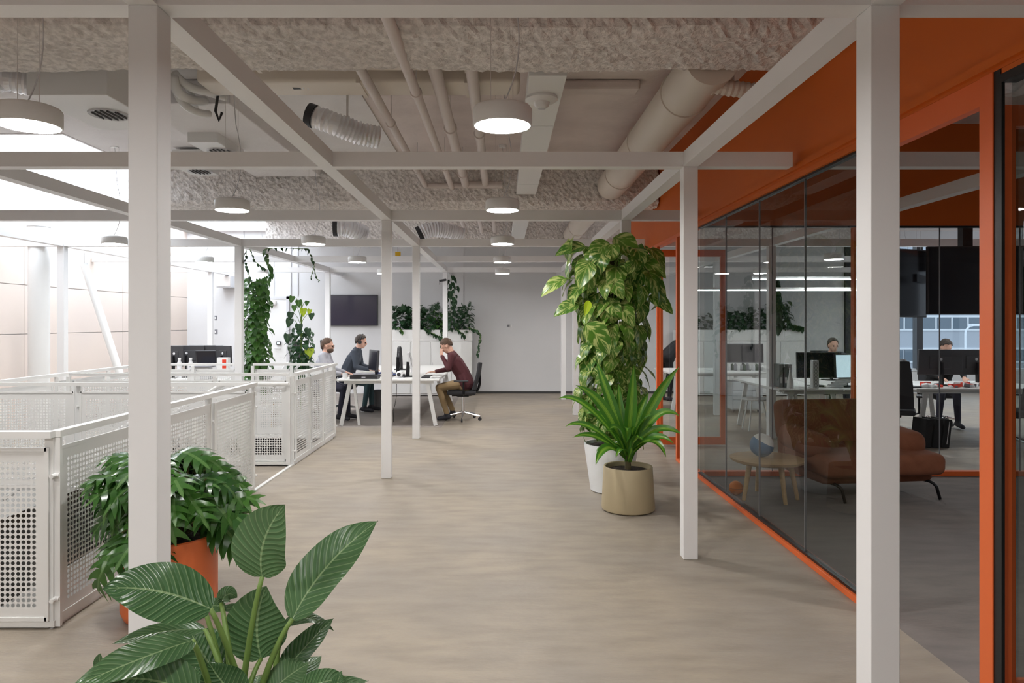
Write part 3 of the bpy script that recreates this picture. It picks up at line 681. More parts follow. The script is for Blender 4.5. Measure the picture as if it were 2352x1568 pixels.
for x, who in ((0., 'over the walkway'), (-2.25, 'over the railing beside the walkway'), (-4.62, 'over the far side of the atrium void')):
    for i, y in enumerate([-1.7, .82]+LY):
        if i < 2: lb = f'white drum lamp {who}, {["well", "just"][i]} behind the viewpoint'; g = 'pendant lamps behind the viewpoint'
        else: lb = f'{ordn[i-2]} round white drum pendant lamp {who}'; g = 'round white drum pendant lamps'
        if first: lp.location = (x, y, 2.566); lp['label'] = lb; lp['group'] = g; first = False
        else: copy_tree(lp, (x, y, 2.566), label=lb, group=g)
for k, (x, y) in enumerate(((4.9, 10.3), (4.9, 13.2), (2.9, 13.9), (7.6, 10.3), (7.6, 13.2), (10.2, 10.3), (10.2, 13.2))):
    copy_tree(lp, (x, y, 2.566), label=['round pendant lamp seen through the glass near the seated worker', 'small far pendant lamp seen through the glass above the back planters', 'far pendant lamp seen beside the open glass door', 'pendant lamp over the window desk', 'pendant lamp behind the hanging screens', 'pendant lamp close to the window wall', 'far pendant lamp in the window corner'][k], group='pendant lamps of the rear office')
for k, (x0, x1, y, z) in enumerate(((3.95, 6.9, 11.0, 2.31), (2.95, 6.6, 10.6, 2.12))):
    t = thing('linear_lamp', ['upper slim linear pendant light over the rear desks', 'lower slim linear pendant light over the rear desks'][k], 'lamp', (x0, y, z))
    MB().box(x0, x1, y-.02, y+.02, z+.016, z+.05).build('housing', 'white_plastic', t); MB().box(x0+.01, x1-.01, y-.018, y+.018, z, z+.015).build('diffuser', 'line_glow', t)
    for x in (x0+.3, x1-.3): MB().tube([(x, y, z+.05), (x, y, CEIL)], .002, 4).build('wire', 'galvanised', t)

for k, (x, y) in enumerate(((3.4, 3.2), (5.6, 3.2))):  # unseen lamps added to brighten the meeting room
    copy_tree(lp, (x, y, 2.566), label=['pendant lamp inside the glazed meeting room nearer its glass front', 'pendant lamp deep inside the glazed meeting room'][k], group='pendant lamps of the meeting room')

# ============================================================ furniture
def office_chair(label, loc, rz, headrest=False, mat='mesh_fabric', high=.62, group='office chairs'):
    """local: sitter faces +X"""
    t = thing('office_chair', label, 'chair', loc, rz, group, world=False)
    m = MB()
    m.obox((0.02, 0, .47), (.48, .48, .07)); m.build('seat', mat, t, bevel=.03, segs=3)
    m = MB(); n = 9; pts = [(-.20-.02*math.sin(i/n*PI)-(.11*max(0, i/n-.15)), .52+high*i/n) for i in range(n+1)]
    vs = []; fs = []
    for i, (x, z) in enumerate(pts):
        hw = .22-.05*(i/n)**2
        for s in (-1, -.5, 0, .5, 1):
            for th in (0, -.028): vs.append((x+.045*s*s+th, hw*s, z))
    k = 10
    for i in range(n):
        for j in range(4):
            a = i*k+j*2; fs += [(a, a+2, a+k+2, a+k), (a+1, a+k+1, a+k+3, a+3)]
        fs += [(i*k, i*k+k, i*k+k+1, i*k+1), (i*k+8, i*k+9, i*k+k+9, i*k+k+8)]
    fs += [(j*2, j*2+1, j*2+3, j*2+2) for j in range(4)]+[(n*k+j*2, n*k+j*2+2, n*k+j*2+3, n*k+j*2+1) for j in range(4)]
    MB().add(vs, fs).build('backrest', mat, t, smooth=True)
    MB().tube(bez((-.05, 0, .42), (-.33, 0, .40), (-.27, 0, .80), 7), .022, 8).build('back_support', 'black_metal', t, smooth=True)
    if headrest:
        hr = MB().obox((-.33, 0, .62+high), (.05, .26, .17), (0, -.1, 0)).build('headrest', 'dark_plastic', t, bevel=.02, segs=3); MB().bar((-.31, 0, .45+high), (-.34, 0, .60+high), .05, .02).build('headrest_stem', 'black_metal', t)
    for s in (-1, 1):
        a = MB().tube([(-.02, s*.22, .44), (-.02, s*.28, .46), (-.02, s*.28, .66)], .014, 8).build('armrest', 'black_metal', t, smooth=True)
        MB().obox((.02, s*.28, .675), (.24, .07, .028)).build('arm_pad', 'dark_plastic', a, bevel=.01)
    MB().tube([(0, 0, .12), (0, 0, .42)], [.03, .022], 12).build('gas_lift', 'chrome', t, smooth=True)
    MB().obox((0, 0, .42), (.2, .16, .05)).build('mechanism', 'black_metal', t, bevel=.01)
    for i in range(5):
        a = i*2*PI/5+.3; c, s = math.cos(a), math.sin(a)
        l = MB().tube([(0.02*c, .02*s, .13), (.30*c, .30*s, .075)], [.024, .014], 8).build('base_leg', 'chrome', t, smooth=True)
        MB().tube([(.30*c-.012*s, .30*s+.012*c, .03), (.30*c+.012*s, .30*s-.012*c, .03)], .029, 14).tube([(.30*c, .30*s, .03), (.30*c, .30*s, .08)], .008, 6).build('caster', 'black_plastic', l, smooth=True)
    return t
def monitor(label, loc, rz, w=.54, h=.33, z=.74, lift=.12, screen='screen_off', back='dark_plastic', group='computer monitors', logo=True, tilt=.06, stand='black_metal'):
    """screen faces +X"""
    t = thing('monitor', label, 'monitor', (loc[0], loc[1], z), rz, group, world=False)
    MB().obox((-.02, 0, lift+h/2), (.035, w, h), (0, -tilt, 0)).build('housing', back, t, bevel=.006)
    MB().obox((-.001, 0, lift+h/2), (.004, w-.03, h-.03), (0, -tilt, 0)).build('screen', screen, t)
    MB().obox((-.0395, 0, lift+h/2), (.012, w*.5, h*.5), (0, -tilt, 0)).build('back_cover', back, t, bevel=.004)
    if logo: MB().tube([(-.044, 0, lift+h*.62), (-.052, 0, lift+h*.62)], .02, 14).build('round_badge', 'light_plastic', t)
    MB().bar((-.07, 0, 0.005), (-.06, 0, lift+h*.5), .06, .02).build('stand_neck', stand, t)
    MB().box(-.16, .06, -.11, .11, 0, .012).build('stand_foot', stand, t, bevel=.003)
    return t
def keyboard(label, loc, rz, mat='black_plastic', z=.74):
    t = thing('keyboard', label, 'keyboard', (loc[0], loc[1], z), rz, 'keyboards on the desks', world=False)
    MB().obox((0, 0, .01), (.14, .43, .016)).build('case', mat, t); kk = MB()
    for i in range(5):
        for j in range(15): kk.box(-.062+i*.025, -.042+i*.025, -.205+j*.0275, -.182+j*.0275, .018, .024)
    o = kk.build('keys', 'light_plastic' if mat != 'black_plastic' else 'dark_plastic', t); o['kind'] = 'stuff'; return t
def bench(label, x0, x1, y0, y1, mid=True, z=.74, legmat='desk_white'):
    t = thing('bench_desk', label, 'desk', ((x0+x1)/2, y0, 0))
    m = (x0+x1)/2; n = max(1, round((y1-y0)/1.5))
    for i in range(n):
        a = y0+(y1-y0)*i/n; b = y0+(y1-y0)*(i+1)/n
        for u, v in ((x0, m-.012), (m+.012, x1)): MB().box(u, v, a+.004, b-.004, z-.028, z).build('desktop', 'desk_white', t, bevel=.003)
    MB().box(x0+.2, x0+.25, y0+.1, y1-.1, z-.085, z-.028).build('frame_rail', legmat, t); MB().box(x1-.25, x1-.2, y0+.1, y1-.1, z-.085, z-.028).build('frame_rail', legmat, t)
    for k in range(n+1):
        y = y0+.12+(y1-y0-.24)*k/n
        MB().box(x0+.1, x1-.1, y-.025, y+.025, z-.075, z-.028).build('cross_rail', legmat, t)
        for s, xa in ((-1, x0+.20), (1, x1-.20)):
            MB().bar((xa, y, z-.03), (xa+s*.14, y-.04, 0.002), .06, .04).build('leg', legmat, t)
            MB().bar((xa-s*.05, y, z-.03), (xa-s*.14, y+.0, 0.002), .04, .04).build('leg', legmat, t) if k == 0 and s < 0 else None
    return t
def cable(label, pts, r=.005, mat='cable_black'):
    o = MB().tube(pts, r, 6).build('cable', mat, None, smooth='all'); return tag(o, label, 'cable', 'loose cables')

# ------------------------------------------------ people
def cone(bm, a, b, ra, rb, seg=2):
    a, b = V(a), V(b); t = bmesh.new()
    for p, r in ((a, ra), (b, rb)): bmesh.ops.create_icosphere(t, subdivisions=seg, radius=r, matrix=Matrix.Translation(p))
    h = bmesh.ops.convex_hull(t, input=t.verts[:]); junk = [g for g in h['geom_interior'] if isinstance(g, bmesh.types.BMVert)]
    bmesh.ops.delete(t, geom=junk, context='VERTS')
    fs = {f for f in h['geom'] if isinstance(f, bmesh.types.BMFace)}
    bmesh.ops.delete(t, geom=[f for f in t.faces if f not in fs and f.is_valid and not all(e.is_manifold for e in f.edges)], context='FACES')
    me = bpy.data.meshes.new('t'); t.to_mesh(me); t.free(); bm.from_mesh(me); bpy.data.meshes.remove(me)
def ellip(bm, c, r, mat3=Matrix.Identity(3), seg=3):
    m = Matrix.Translation(V(c)) @ mat3.to_4x4() @ Matrix.Diagonal((r[0], r[1], r[2], 1)); bmesh.ops.create_icosphere(bm, subdivisions=seg, radius=1, matrix=m)
def hand_prims(wrist, d, palm_n, side, curl=.5, k=1.):
    """palm + four fingers + thumb as capsules; d = finger direction, palm_n = the way the palm faces"""
    d = V(d).normalized(); n = V(palm_n); n = (n-d*n.dot(d)).normalized(); x = d.cross(n)*side; w = V(wrist); out = []
    pc = w+d*.045; 
    for s in (-1, 0, 1): out.append((w+x*.014*s, w+d*.085+x*.026*s, .016, .013))
    for i, L in enumerate((.075, .084, .078, .060)):
        b = w+d*.088+x*(.030-.020*i); c1 = curl*.5; c2 = curl*1.3
        p1 = b+(d*math.cos(c1)+n*math.sin(c1))*L*.5; p2 = p1+(d*math.cos(c2)+n*math.sin(c2))*L*.5
        out += [(b, p1, .0092, .0085), (p1, p2, .0085, .007)]
    tb = w+d*.03+x*.028; t1 = tb+(x*.75+d*.65+n*.15).normalized()*.038; t2 = t1+(d*.9+x*.2+n*.4).normalized()*.032
    out += [(tb, t1, .0125, .011), (t1, t2, .0105, .0085)]
    return out
def person(label, loc, rz, J, mats, hair='hair_dark', voxel=.0085, hairlen=0., extras=None):
    """J: joints in local space (x forward, z up). mats: torso, legs, shoes, collar"""
    t = thing('person', label, 'person', loc, rz, None, world=False)
    prims = []   # (a, b, ra, rb, material index)
    bm = bmesh.new()
    def C(a, b, ra, rb, mi): cone(bm, a, b, ra, rb); prims.append((V(a), V(b), ra, rb, mi))
    SK, TO, LE, SH = 0, 1, 2, 3
    pel, che, nek = V(J['pelvis']), V(J['chest']), V(J['neck'])
    up = (nek-che).normalized(); lat = V(J.get('lat', (0, 1, 0))).normalized()
    mid = pel.lerp(che, .5)+V(J.get('bow', (-.02, 0, 0)))
    for s in (-1, 1):
        C(pel+lat*.075*s, mid+lat*.055*s, .135, .125, TO); C(mid+lat*.055*s, che+lat*.075*s, .125, .125, TO)
        C(pel+lat*.08*s+V((0, 0, -.03)), pel+lat*.08*s+V((.04, 0, -.03)), .112, .105, LE)
    C(che, nek-up*.05, .13, .085, TO)
    shl = che+up*.14
    C(shl-lat*.155, shl+lat*.155, .070, .070, TO)
    hd = V(J['head']); hf = V(J['face']).normalized(); hu = V(J.get('hup', (0, 0, 1))); hu = (hu-hf*hu.dot(hf)).normalized(); hl = hu.cross(hf)
    Mh = Matrix((hf, hl, hu)).transposed()
    C(nek-up*.04, hd-hu*.06-hf*.02, .060, .054, SK)
    def E(c, r, mi=SK):
        cc = hd+Mh @ V(c); ellip(bm, cc, r, Mh); prims.append((cc, cc, sum(r)/3, sum(r)/3, mi))
    E((-.012, 0, .025), (.094, .076, .093)); E((.022, 0, -.035), (.066, .056, .078)); E((.045, 0, -.088), (.034, .032, .026))
    E((.094, 0, -.018), (.022, .012, .022)); E((.083, 0, .012), (.012, .010, .022)); E((.078, 0, -.058), (.018, .024, .010)); E((.070, .028, .022), (.02, .024, .010)); E((.070, -.028, .022), (.02, .024, .010))
    for s in (-1, 1): E((-.008, .078*s, -.008), (.020, .010, .032))
    for s, k in ((1, 'l'), (-1, 'r')):
        hip = pel+lat*.088*s; kn, an, to = V(J['knee_'+k]), V(J['ankle_'+k]), V(J['toe_'+k])
        C(hip, kn, .092, .062, LE); C(kn, an+V((0, 0, .04)), .060, .045, LE); C(an+V((-.04, 0, -.03)), to, .042, .034, SH); C(an+V((0, 0, .03)), an, .043, .045, SH)
        sh = shl+lat*.175*s; el, wr = V(J['elbow_'+k]), V(J['wrist_'+k]); fd, pn = J.get('hand_'+k, ((wr-el), (0, 0, -1))); sl = J.get('sleeve', 1.)
        C(sh, el, .062, .050, TO); C(el, el.lerp(wr, .93), .049, .034, TO); C(el.lerp(wr, .9), wr, .027, .025, SK)
        for a, b, ra, rb in hand_prims(wr, fd, pn, J.get('side_'+k, s), J.get('curl', .5)): C(a, b, ra, rb, SK)
    me = bpy.data.meshes.new('person_body'); bm.to_mesh(me); bm.free()
    o = bpy.data.objects.new('tmp', me); COL.objects.link(o)
    r = o.modifiers.new('r', 'REMESH'); r.mode = 'VOXEL'; r.voxel_size = voxel
    sm = o.modifiers.new('s', 'SMOOTH'); sm.factor = .5; sm.iterations = 2
    dg = bpy.context.evaluated_depsgraph_get(); me2 = bpy.data.meshes.new_from_object(o.evaluated_get(dg)); bpy.data.objects.remove(o)
    me2.name = 'person_body'; me2.materials.clear()
    for m_ in ('skin', mats[0], mats[1], mats[2]): me2.materials.append(MAT[m_])
    nv = len(me2.vertices); co = np.empty(nv*3); me2.vertices.foreach_get('co', co); co = co.reshape(-1, 3)
    best = np.full(nv, 9.); mi = np.zeros(nv, int)
    for a, b, ra, rb, k in prims:
        a_, b_ = np.array(a), np.array(b); ab = b_-a_; L2 = max(1e-9, float(ab@ab)); tt = np.clip((co-a_)@ab/L2, 0, 1); dd = np.linalg.norm(co-a_-tt[:, None]*ab, axis=1)-(ra+(rb-ra)*tt)
        q = dd < best; best[q] = dd[q]; mi[q] = k
    fi = np.array([mi[p.vertices[0]] for p in me2.polygons], dtype=np.int32); me2.polygons.foreach_set('material_index', fi); me2.polygons.foreach_set('use_smooth', [True]*len(fi))
    b = newobj('body', me2, t)
    # hair cap
    hb = bmesh.new(); bmesh.ops.create_icosphere(hb, subdivisions=4, radius=1); rr = random.Random(3)
    kill = []
    for v in hb.verts:
        x, y, z = v.co
        if z < -.10+ (.62*x if x > 0 else -(1.0+hairlen)*abs(x)) or (x > .62 and z < .52) or (abs(y) > .6 and z < -.02 and -.25 < x): kill.append(v)
        q = 1+.05*math.sin(9*x+7*y)*math.cos(8*z+5*x); v.co = V((x*.107*q-.020, y*.088*q, z*.112*q+.026))
    bmesh.ops.delete(hb, geom=kill, context='VERTS'); bmesh.ops.solidify(hb, geom=hb.faces[:], thickness=.014)
    for v in hb.verts: v.co = hd+Mh @ v.co
    hm = bpy.data.meshes.new('hair'); hb.to_mesh(hm); hb.free(); hm.materials.append(MAT[hair]); hm.polygons.foreach_set('use_smooth', [True]*len(hm.polygons)); newobj('hair', hm, t)
    for s in (-1, 1):
        e = MB().ball((0, 0, 0), .0115, 10, 6); ev = [hd+Mh @ (V(p)+V((.082, .030*s, .0))) for p in e.v]; e.v = [tuple(q) for q in ev]; e.build('eye', 'hair_dark', t, smooth='all')
    if extras: extras(t, hd, Mh)
    return t
def head_glasses(t, hd, Mh):
    m = MB()
    for s in (-1, 1):
        m.tube([hd+Mh @ V((.102-.01*abs(math.cos(a)), .032*s+.024*math.cos(a), .0+.018*math.sin(a))) for a in [2*PI*i/14 for i in range(15)]], .0025, 5)
        m.tube([hd+Mh @ V((.095, .056*s, .006)), hd+Mh @ V((-.005, .084*s, .008))], .0028, 5)
    m.tube([hd+Mh @ V((.104, .010, .004)), hd+Mh @ V((.104, -.010, .004))], .0025, 5); m.build('glasses', 'black_plastic', t)
    b = MB().ball((0, 0, 0), 1, 16, 10); b.v = [tuple(hd+Mh @ V((.036+p[0]*.066, p[1]*.063, -.068+p[2]*.050))) for p in b.v]; b.build('beard', 'hair_brown', t, smooth='all')
def head_phones(t, hd, Mh):
    m = MB().tube([hd+Mh @ V((-.01, .112*math.cos(a), .03+.112*math.sin(a))) for a in [PI*i/14 for i in range(15)]], .008, 8)
    for s in (-1, 1): m.tube([hd+Mh @ V((-.008, .082*s, -.008)), hd+Mh @ V((-.008, .118*s, -.008))], .034, 14)
    m.build('headphones', 'black_plastic', t, smooth=True)
def sit(lean=.12, head_f=(1, 0, -.15), **kw):
    J = dict(pelvis=(0, 0, .60), chest=(lean, 0, .94), neck=(lean*1.35, 0, 1.13), head=(lean*1.35+.05, 0, 1.245), face=head_f,
             knee_l=(.42, .11, .53), ankle_l=(.44, .12, .10), toe_l=(.58, .13, .04), knee_r=(.42, -.11, .53), ankle_r=(.36, -.12, .10), toe_r=(.50, -.13, .04),
             elbow_l=(lean+.10, .25, .84), wrist_l=(lean+.33, .17, .79), elbow_r=(lean+.10, -.25, .84), wrist_r=(lean+.33, -.17, .79))
    J.update(kw); return J

# ---- near bench with three workers
bench('long white double bench desk beside the walkway in front of the planters', -2.62, -1.00, 10.98, 14.6)
p1 = person('bearded person with glasses in a grey shirt seated beyond the atrium railing', (-3.06, 11.7, 0), 0, sit(.06, (1, 0, -.1)), ('shirt_grey', 'trousers_navy', 'shoe_dark'), 'hair_brown', extras=head_glasses)
office_chair('black office chair with headrest under the bearded person', (-3.12, 11.7, 0), 0, True)
p2 = person('person in a dark hoodie wearing headphones behind the first desk monitor', (-2.86, 12.75, 0), 0, sit(.13, (1, 0, -.25), knee_l=(.42, .14, .53), pelvis=(0, 0, .62), neck=(.22, 0, 1.17), chest=(.14, 0, .97), head=(.28, 0, 1.285)), ('hoodie_dark', 'trousers_teal', 'shoe_dark'), 'hair_dark', extras=head_phones)
office_chair('black office chair with headrest behind the person with headphones', (-2.95, 12.75, 0), 0, True)
J3 = sit(.16, (1, 0, -.75), chest=(.15, 0, .95), neck=(.235, 0, 1.135), head=(.315, 0, 1.24), pelvis=(-.02, 0, .62),
         elbow_l=(.26, .20, .88), wrist_l=(.385, .055, 1.08), hand_l=((.15, -.35, 1.), (-.4, -.4, .1)), side_l=1, elbow_r=(.28, -.24, .84), wrist_r=(.52, -.17, .80), hand_r=((1, .1, -.05), (0, 0, -1)), curl=.45,
         knee_l=(.43, .10, .55), ankle_l=(.30, .12, .10), toe_l=(.43, .12, .04), knee_r=(.40, -.12, .55), ankle_r=(.22, -.12, .12), toe_r=(.35, -.12, .04), lat=(0, 1, 0))
p3 = person('person in a maroon sweater and khaki trousers resting their face in one hand', (-.63, 11.72, 0), PI, J3, ('sweater_maroon', 'trousers_khaki', 'shoe_dark'), 'hair_brown')
office_chair('black mesh office chair under the person in the maroon sweater', (-.66, 11.72, 0), PI, False, high=.44)
monitor('black monitor seen from its back corner beside the bearded person', (-2.16, 11.6), R(205), .54, .34, screen='screen_off', lift=.10)
monitor('second monitor edge-on behind the black monitor', (-2.06, 12.25), R(178), .54, .34, lift=.10)
monitor('tall dark monitor at the middle of the bench seen edge-on', (-1.72, 11.9), R(10), .54, .36, lift=.13, back='black_plastic')
monitor('slim monitor tilted back in front of the maroon sweater', (-1.50, 11.55), R(5), .50, .33, lift=.08, tilt=.22, back='light_plastic')
monitor('monitor further along the bench facing the headphones wearer', (-2.0, 13.3), R(185), .54, .34, lift=.1)
keyboard('black keyboard under the hand of the person in maroon', (-1.24, 11.45), PI)
keyboard('black keyboard in front of the bearded person', (-2.42, 11.9), 0)
t = thing('computer_tower', 'flat black computer case lying along the near desk edge', 'computer', (-2.1, 11.12, .74)); MB().box(-2.42, -1.98, 11.03, 11.28, .741, .80).build('case', 'black_plastic', t, bevel=.006); MB().obox((-2.2, 11.028, .77), (.06, .004, .012)).build('badge', 'light_plastic', t)
t = thing('laptop', 'closed dark laptop on top of the flat black case', 'laptop', (-2.2, 11.15, .801)); MB().obox((-2.22, 11.15, .812), (.34, .24, .018), (0, 0, .2)).build('body', 'grey_plastic', t, bevel=.005)
t = thing('mug', 'white square-sided cup at the desk corner by the railing', 'cup', (-2.50, 11.12, .74)); MB().lathe([(0, .001), (.036, .001), (.04, .09), (.036, .09), (.033, .01), (0, .01)], (-2.51, 11.1, .74), 20).build('body', 'white_plastic', t, smooth=True); MB().tube(bez((-2.47, 11.1, .81), (-2.43, 11.1, .785), (-2.475, 11.1, .76), 6), .005, 6).build('handle', 'white_plastic', t)
t = thing('cable_tangle', 'heap of blue and white cables beside the black monitor', 'cables', (-2.0, 11.75, .74))
for k in range(7):
    q = [(-1.98+.16*math.cos(i*1.1+k)+rnd.uniform(-.03, .03), 11.72+.12*math.sin(i*1.3+k*2), .75+.05*abs(math.sin(i+k))) for i in range(9)]
    MB().tube(q, .006, 5).build('cable', 'cable_blue' if k < 4 else 'white_plastic', t, smooth='all')
t = thing('gadget', 'white webcam-like gadget with round lenses on the desk', 'camera', (-1.7, 11.3, .74)); MB().ball((-1.67, 11.28, .80), .055, 16, 10).build('body', 'white_plastic', t, smooth='all'); MB().tube([(-1.67, 11.24, .80), (-1.67, 11.22, .80)], .03, 16).build('lens', 'black_plastic', t); MB().box(-1.73, -1.61, 11.22, 11.34, .741, .752).build('foot', 'light_plastic', t)
t = thing('paper_stack', 'small stack of white papers by the maroon sleeve', 'papers', (-1.08, 11.35, .74))
for k in range(4): MB().obox((-1.10+.004*k, 11.30, .744+.006*k), (.15, .21, .004), (0, 0, .1*k)).build('sheet', 'paper', t)
t = thing('waste_bin', 'grey waste bin on the floor under the bench desk', 'bin', (-2.42, 12.95, 0)); MB().lathe([(0, 0), (.135, 0), (.17, .36), (.175, .365), (.16, .36), (.125, .015), (0, .015)], (-2.32, 13.1, 0), 24).build('body', 'bin_grey', t, smooth=True)
t = thing('shoe_pair_rack', 'tangle of black adapters and cables on the floor at the desk leg', 'cables', (-1.25, 11.35, 0)); t.name = 'floor_cables'
for k in range(4): MB().obox((-1.3+.09*k, 11.35+.05*k, .02), (.12, .05, .035), (0, 0, .6*k)).build('adapter', 'black_plastic', t, bevel=.005)
for k in range(5): MB().tube([(-1.45+.1*i+.02*k, 11.3+.09*math.sin(i*1.2+k)+.04*k, .008) for i in range(8)], .004, 5).build('cable', 'cable_black', t, smooth='all')
cable('thin black cable hanging below the bench desktop', bez((-1.72, 11.3, .71), (-1.70, 11.3, .4), (-1.78, 11.35, .2), 8)+[V((-1.78, 11.4, .01))])

# ---- back planter cabinets
def planter(label, x0, x1, y, n, zt=1.477):
    t = thing('planter_cabinet', label, 'cabinet', ((x0+x1)/2, y, 0))
    MB().box(x0+.01, x1-.01, y, y+.42, .02, 1.225).build('body', 'rail_white', t); MB().box(x0, x1, y-.02, y+.44, 1.235, zt).build('planter_box', 'rail_white', t, bevel=.005)
    MB().box(x0+.03, x1-.03, y+.01, y+.41, zt-.01, zt+.004).build('soil', 'soil', t); w = (x1-x0)/n
    for i in range(n):
        d = MB().box(x0+w*i+.012, x0+w*(i+1)-.006, y-.018, y, .06, 1.215).build('door', 'rail_white', t, bevel=.002)
        MB().box(x0+w*i+.03, x0+w*i+.04, y-.03, y-.018, .6, .75).build('handle', 'light_plastic', d)
    return t
planter('white cabinet topped with a trough of plants on the back wall', -2.5, -.68, 15.5, 4)
planter('white cabinet topped with plants seen through the meeting room glass', 3.9, 6.75, 15.5, 5)
# wall television
tv = thing('television', 'black television on the back wall behind the seated workers', 'television', (-3.5, 15.95, 1.6))
MB().box(-4.06, -2.86, 15.98, 16.03, 1.565, 2.275).build('housing', 'black_plastic', tv, bevel=.006); MB().box(-4.04, -2.88, 15.975, 15.981, 1.585, 2.255).build('screen', 'screen_tv', tv); MB().box(-3.6, -3.3, 16.03, 16.078, 1.8, 2.1).build('bracket', 'black_metal', tv)
# door, panels and wall fittings at the atrium back wall
d3 = struct_root('door_3', (-5, 16, 0)); MB().box(-5.80, -4.97, 16.04, 16.078, 0, 2.18).build('leaf', 'rail_white', d3, bevel=.004)
for a in ((-5.86, -5.80, 0, 2.24), (-4.97, -4.91, 0, 2.24), (-5.86, -4.91, 2.18, 2.24)): MB().box(a[0], a[1], 16.02, 16.08, a[2], a[3]).build('frame', 'light_plastic', d3)
MB().tube([(-5.1, 16.0, 1.05), (-5.24, 16.0, 1.05)], .012, 8).build('door_handle', 'chrome', d3); MB().box(-5.5, -5.2, 15.96, 16.07, 2.05, 2.13).build('door_closer', 'galvanised', d3)
t = thing('access_panel', 'small wall control panel with a lit screen beside the door', 'control panel', tuple(W(640, 788, 15.9))); c = W(640, 788, 16.0); MB().box(c.x-.05, c.x+.05, 15.99, 16.07, c.z-.04, c.z+.04).build('case', 'dark_plastic', t, bevel=.005); MB().box(c.x-.03, c.x+.03, 15.984, 15.99, c.z-.02, c.z+.025).build('screen', 'screen_lit', t)
t = thing('wall_box', 'lavender grey ventilation box high on the atrium back wall', 'vent', tuple(W(512, 645, 15.7))); a = W(496, 632, 15.7); b = W(531, 660, 15.7); MB().box(a.x, b.x, 15.7, 16.07, b.z, a.z).build('case', 'light_plastic', t, bevel=.01); MB().box(a.x+.02, b.x-.02, 15.69, 15.70, b.z+.03, a.z-.03).build('grille', 'galvanised', t)
for k, (px, py) in enumerate(((494, 730), (494, 762))):
    c = W(px, py, 14.75); t = thing('call_switch', ['small dark switch on the far atrium post', 'lower dark notice box on the far atrium post'][k], 'switch', tuple(c)); MB().box(c.x-.02, c.x+.02+.015*k, 14.77, 14.80, c.z-.05, c.z+.05).build('plate', 'grey_plastic', t, bevel=.004); MB().box(c.x-.01, c.x+.01, 14.76, 14.77, c.z-.02, c.z+.02).build('button', 'white_plastic', t)
for x in (-5.97, -4.72, -4.88): o = MB().box(x-.012, x+.012, 16.06, 16.079, 2.25 if x > -5 else 0, CEIL).build('trim_joint', 'light_plastic'); o['kind'] = 'structure'
c = W(1170, 748, 16.08); t = thing('wall_switch', 'pair of tiny switches on the grey back wall', 'switch', tuple(c))
for dx in (-.03, .04): MB().box(c.x+dx-.02, c.x+dx+.02, 16.07, 16.1, c.z-.025, c.z+.025).build('plate', 'grey_plastic' if dx < 0 else 'white_plastic', t)
c = W(1010, 645, 14.6); t = thing('wall_camera', 'small dark fitting beside the last white post', 'camera', tuple(c)); MB().tube([c, c+V((.12, .1, .03))], .025, 10).build('body', 'dark_plastic', t, smooth=True); MB().tube([c+V((0, 0, -.08)), c+V((.0, 0, .03))], .008, 6).build('mount', 'dark_plastic', t)

# ---- desks beyond the far end of the void, with monitors and clutter
bench('white desk with black monitors beyond the far atrium railing', -6.0, -4.0, 11.0, 12.6)
for k, (px, w, D, rz, lab) in enumerate(((404, .16, 11.3, 80, 'black monitor back half hidden by the big near post'), (430, .55, 11.5, 100, 'wide black monitor back beside the hidden one'), (475, .56, 11.6, 92, 'wide black monitor back with a round badge'), (517, .36, 11.4, 60, 'turned dark monitor at the end of the row'))):
    c = W(px, 812, D); monitor(lab+' beyond the atrium', (c.x, c.y), R(rz), w if w > .3 else .3, .33, lift=.19, back='dark_plastic', group='monitors beyond the atrium')
c = W(471, 822, 11.15); t = thing('laptop', 'open dark laptop standing in front of the badge monitor', 'laptop', (c.x, c.y, .74), world=False); MB().obox((0, .05, .33), (.33, .014, .24), (.25, 0, 0)).build('lid', 'black_plastic', t, bevel=.004); MB().obox((0, -.09, .202), (.33, .22, .018)).build('base', 'grey_plastic', t, bevel=.004); MB().obox((0, .042, .33), (.30, .006, .20), (.25, 0, 0)).build('screen', 'screen_off', t); MB().box(-.12, .12, -.16, .0, .001, .19).build('riser', 'light_plastic', t, bevel=.004)
c = W(515, 829, 11.1); t = thing('storage_box', 'red and white box at the end of the monitor row', 'box', (c.x, c.y, .74), world=False); MB().box(-.10, .08, -.05, .05, .001, .34).build('carton', 'white_plastic', t, bevel=.004); MB().box(-.01, .05, -.056, -.05, .17, .31).build('label_patch', 'red_plastic', t)
for k, px in enumerate((412, 438)): c = W(px, 826, 11.2); t = thing('bottle', ['pale thermos between the black monitors', 'second pale thermos beside the open laptop'][k], 'bottle', (c.x, c.y, .74), world=False); MB().lathe([(0, 0), (.037, 0), (.037, .24), (.022, .28), (.022, .30), (0, .30)], seg=18).build('body', 'light_plastic', t, smooth=True); MB().lathe([(0, .30), (.024, .30), (.024, .33), (0, .33)], seg=14).build('cap', 'rail_white', t)
wb = thing('lounge_chair', 'pale pink upholstered chair back behind the far railing', 'chair', (-3.35, 11.0, 0), world=False)
vs = MB().prism([(-.24, .42), (.24, .42), (.20, .9), (.12, 1.0), (-.12, 1.0), (-.20, .9)], .18, .24, 'y'); vs.build('backrest', 'wall_white', wb, bevel=.02, segs=3); MB().box(-.24, .24, -.25, .2, .40, .46).build('seat', 'wall_white', wb, bevel=.02, segs=3)
for sx in (-1, 1):
    for sy in (-.2, .16): MB().tube([(sx*.2, sy, .40), (sx*.23, sy*1.1, 0.002)], .014, 8).build('leg', 'oak', wb)

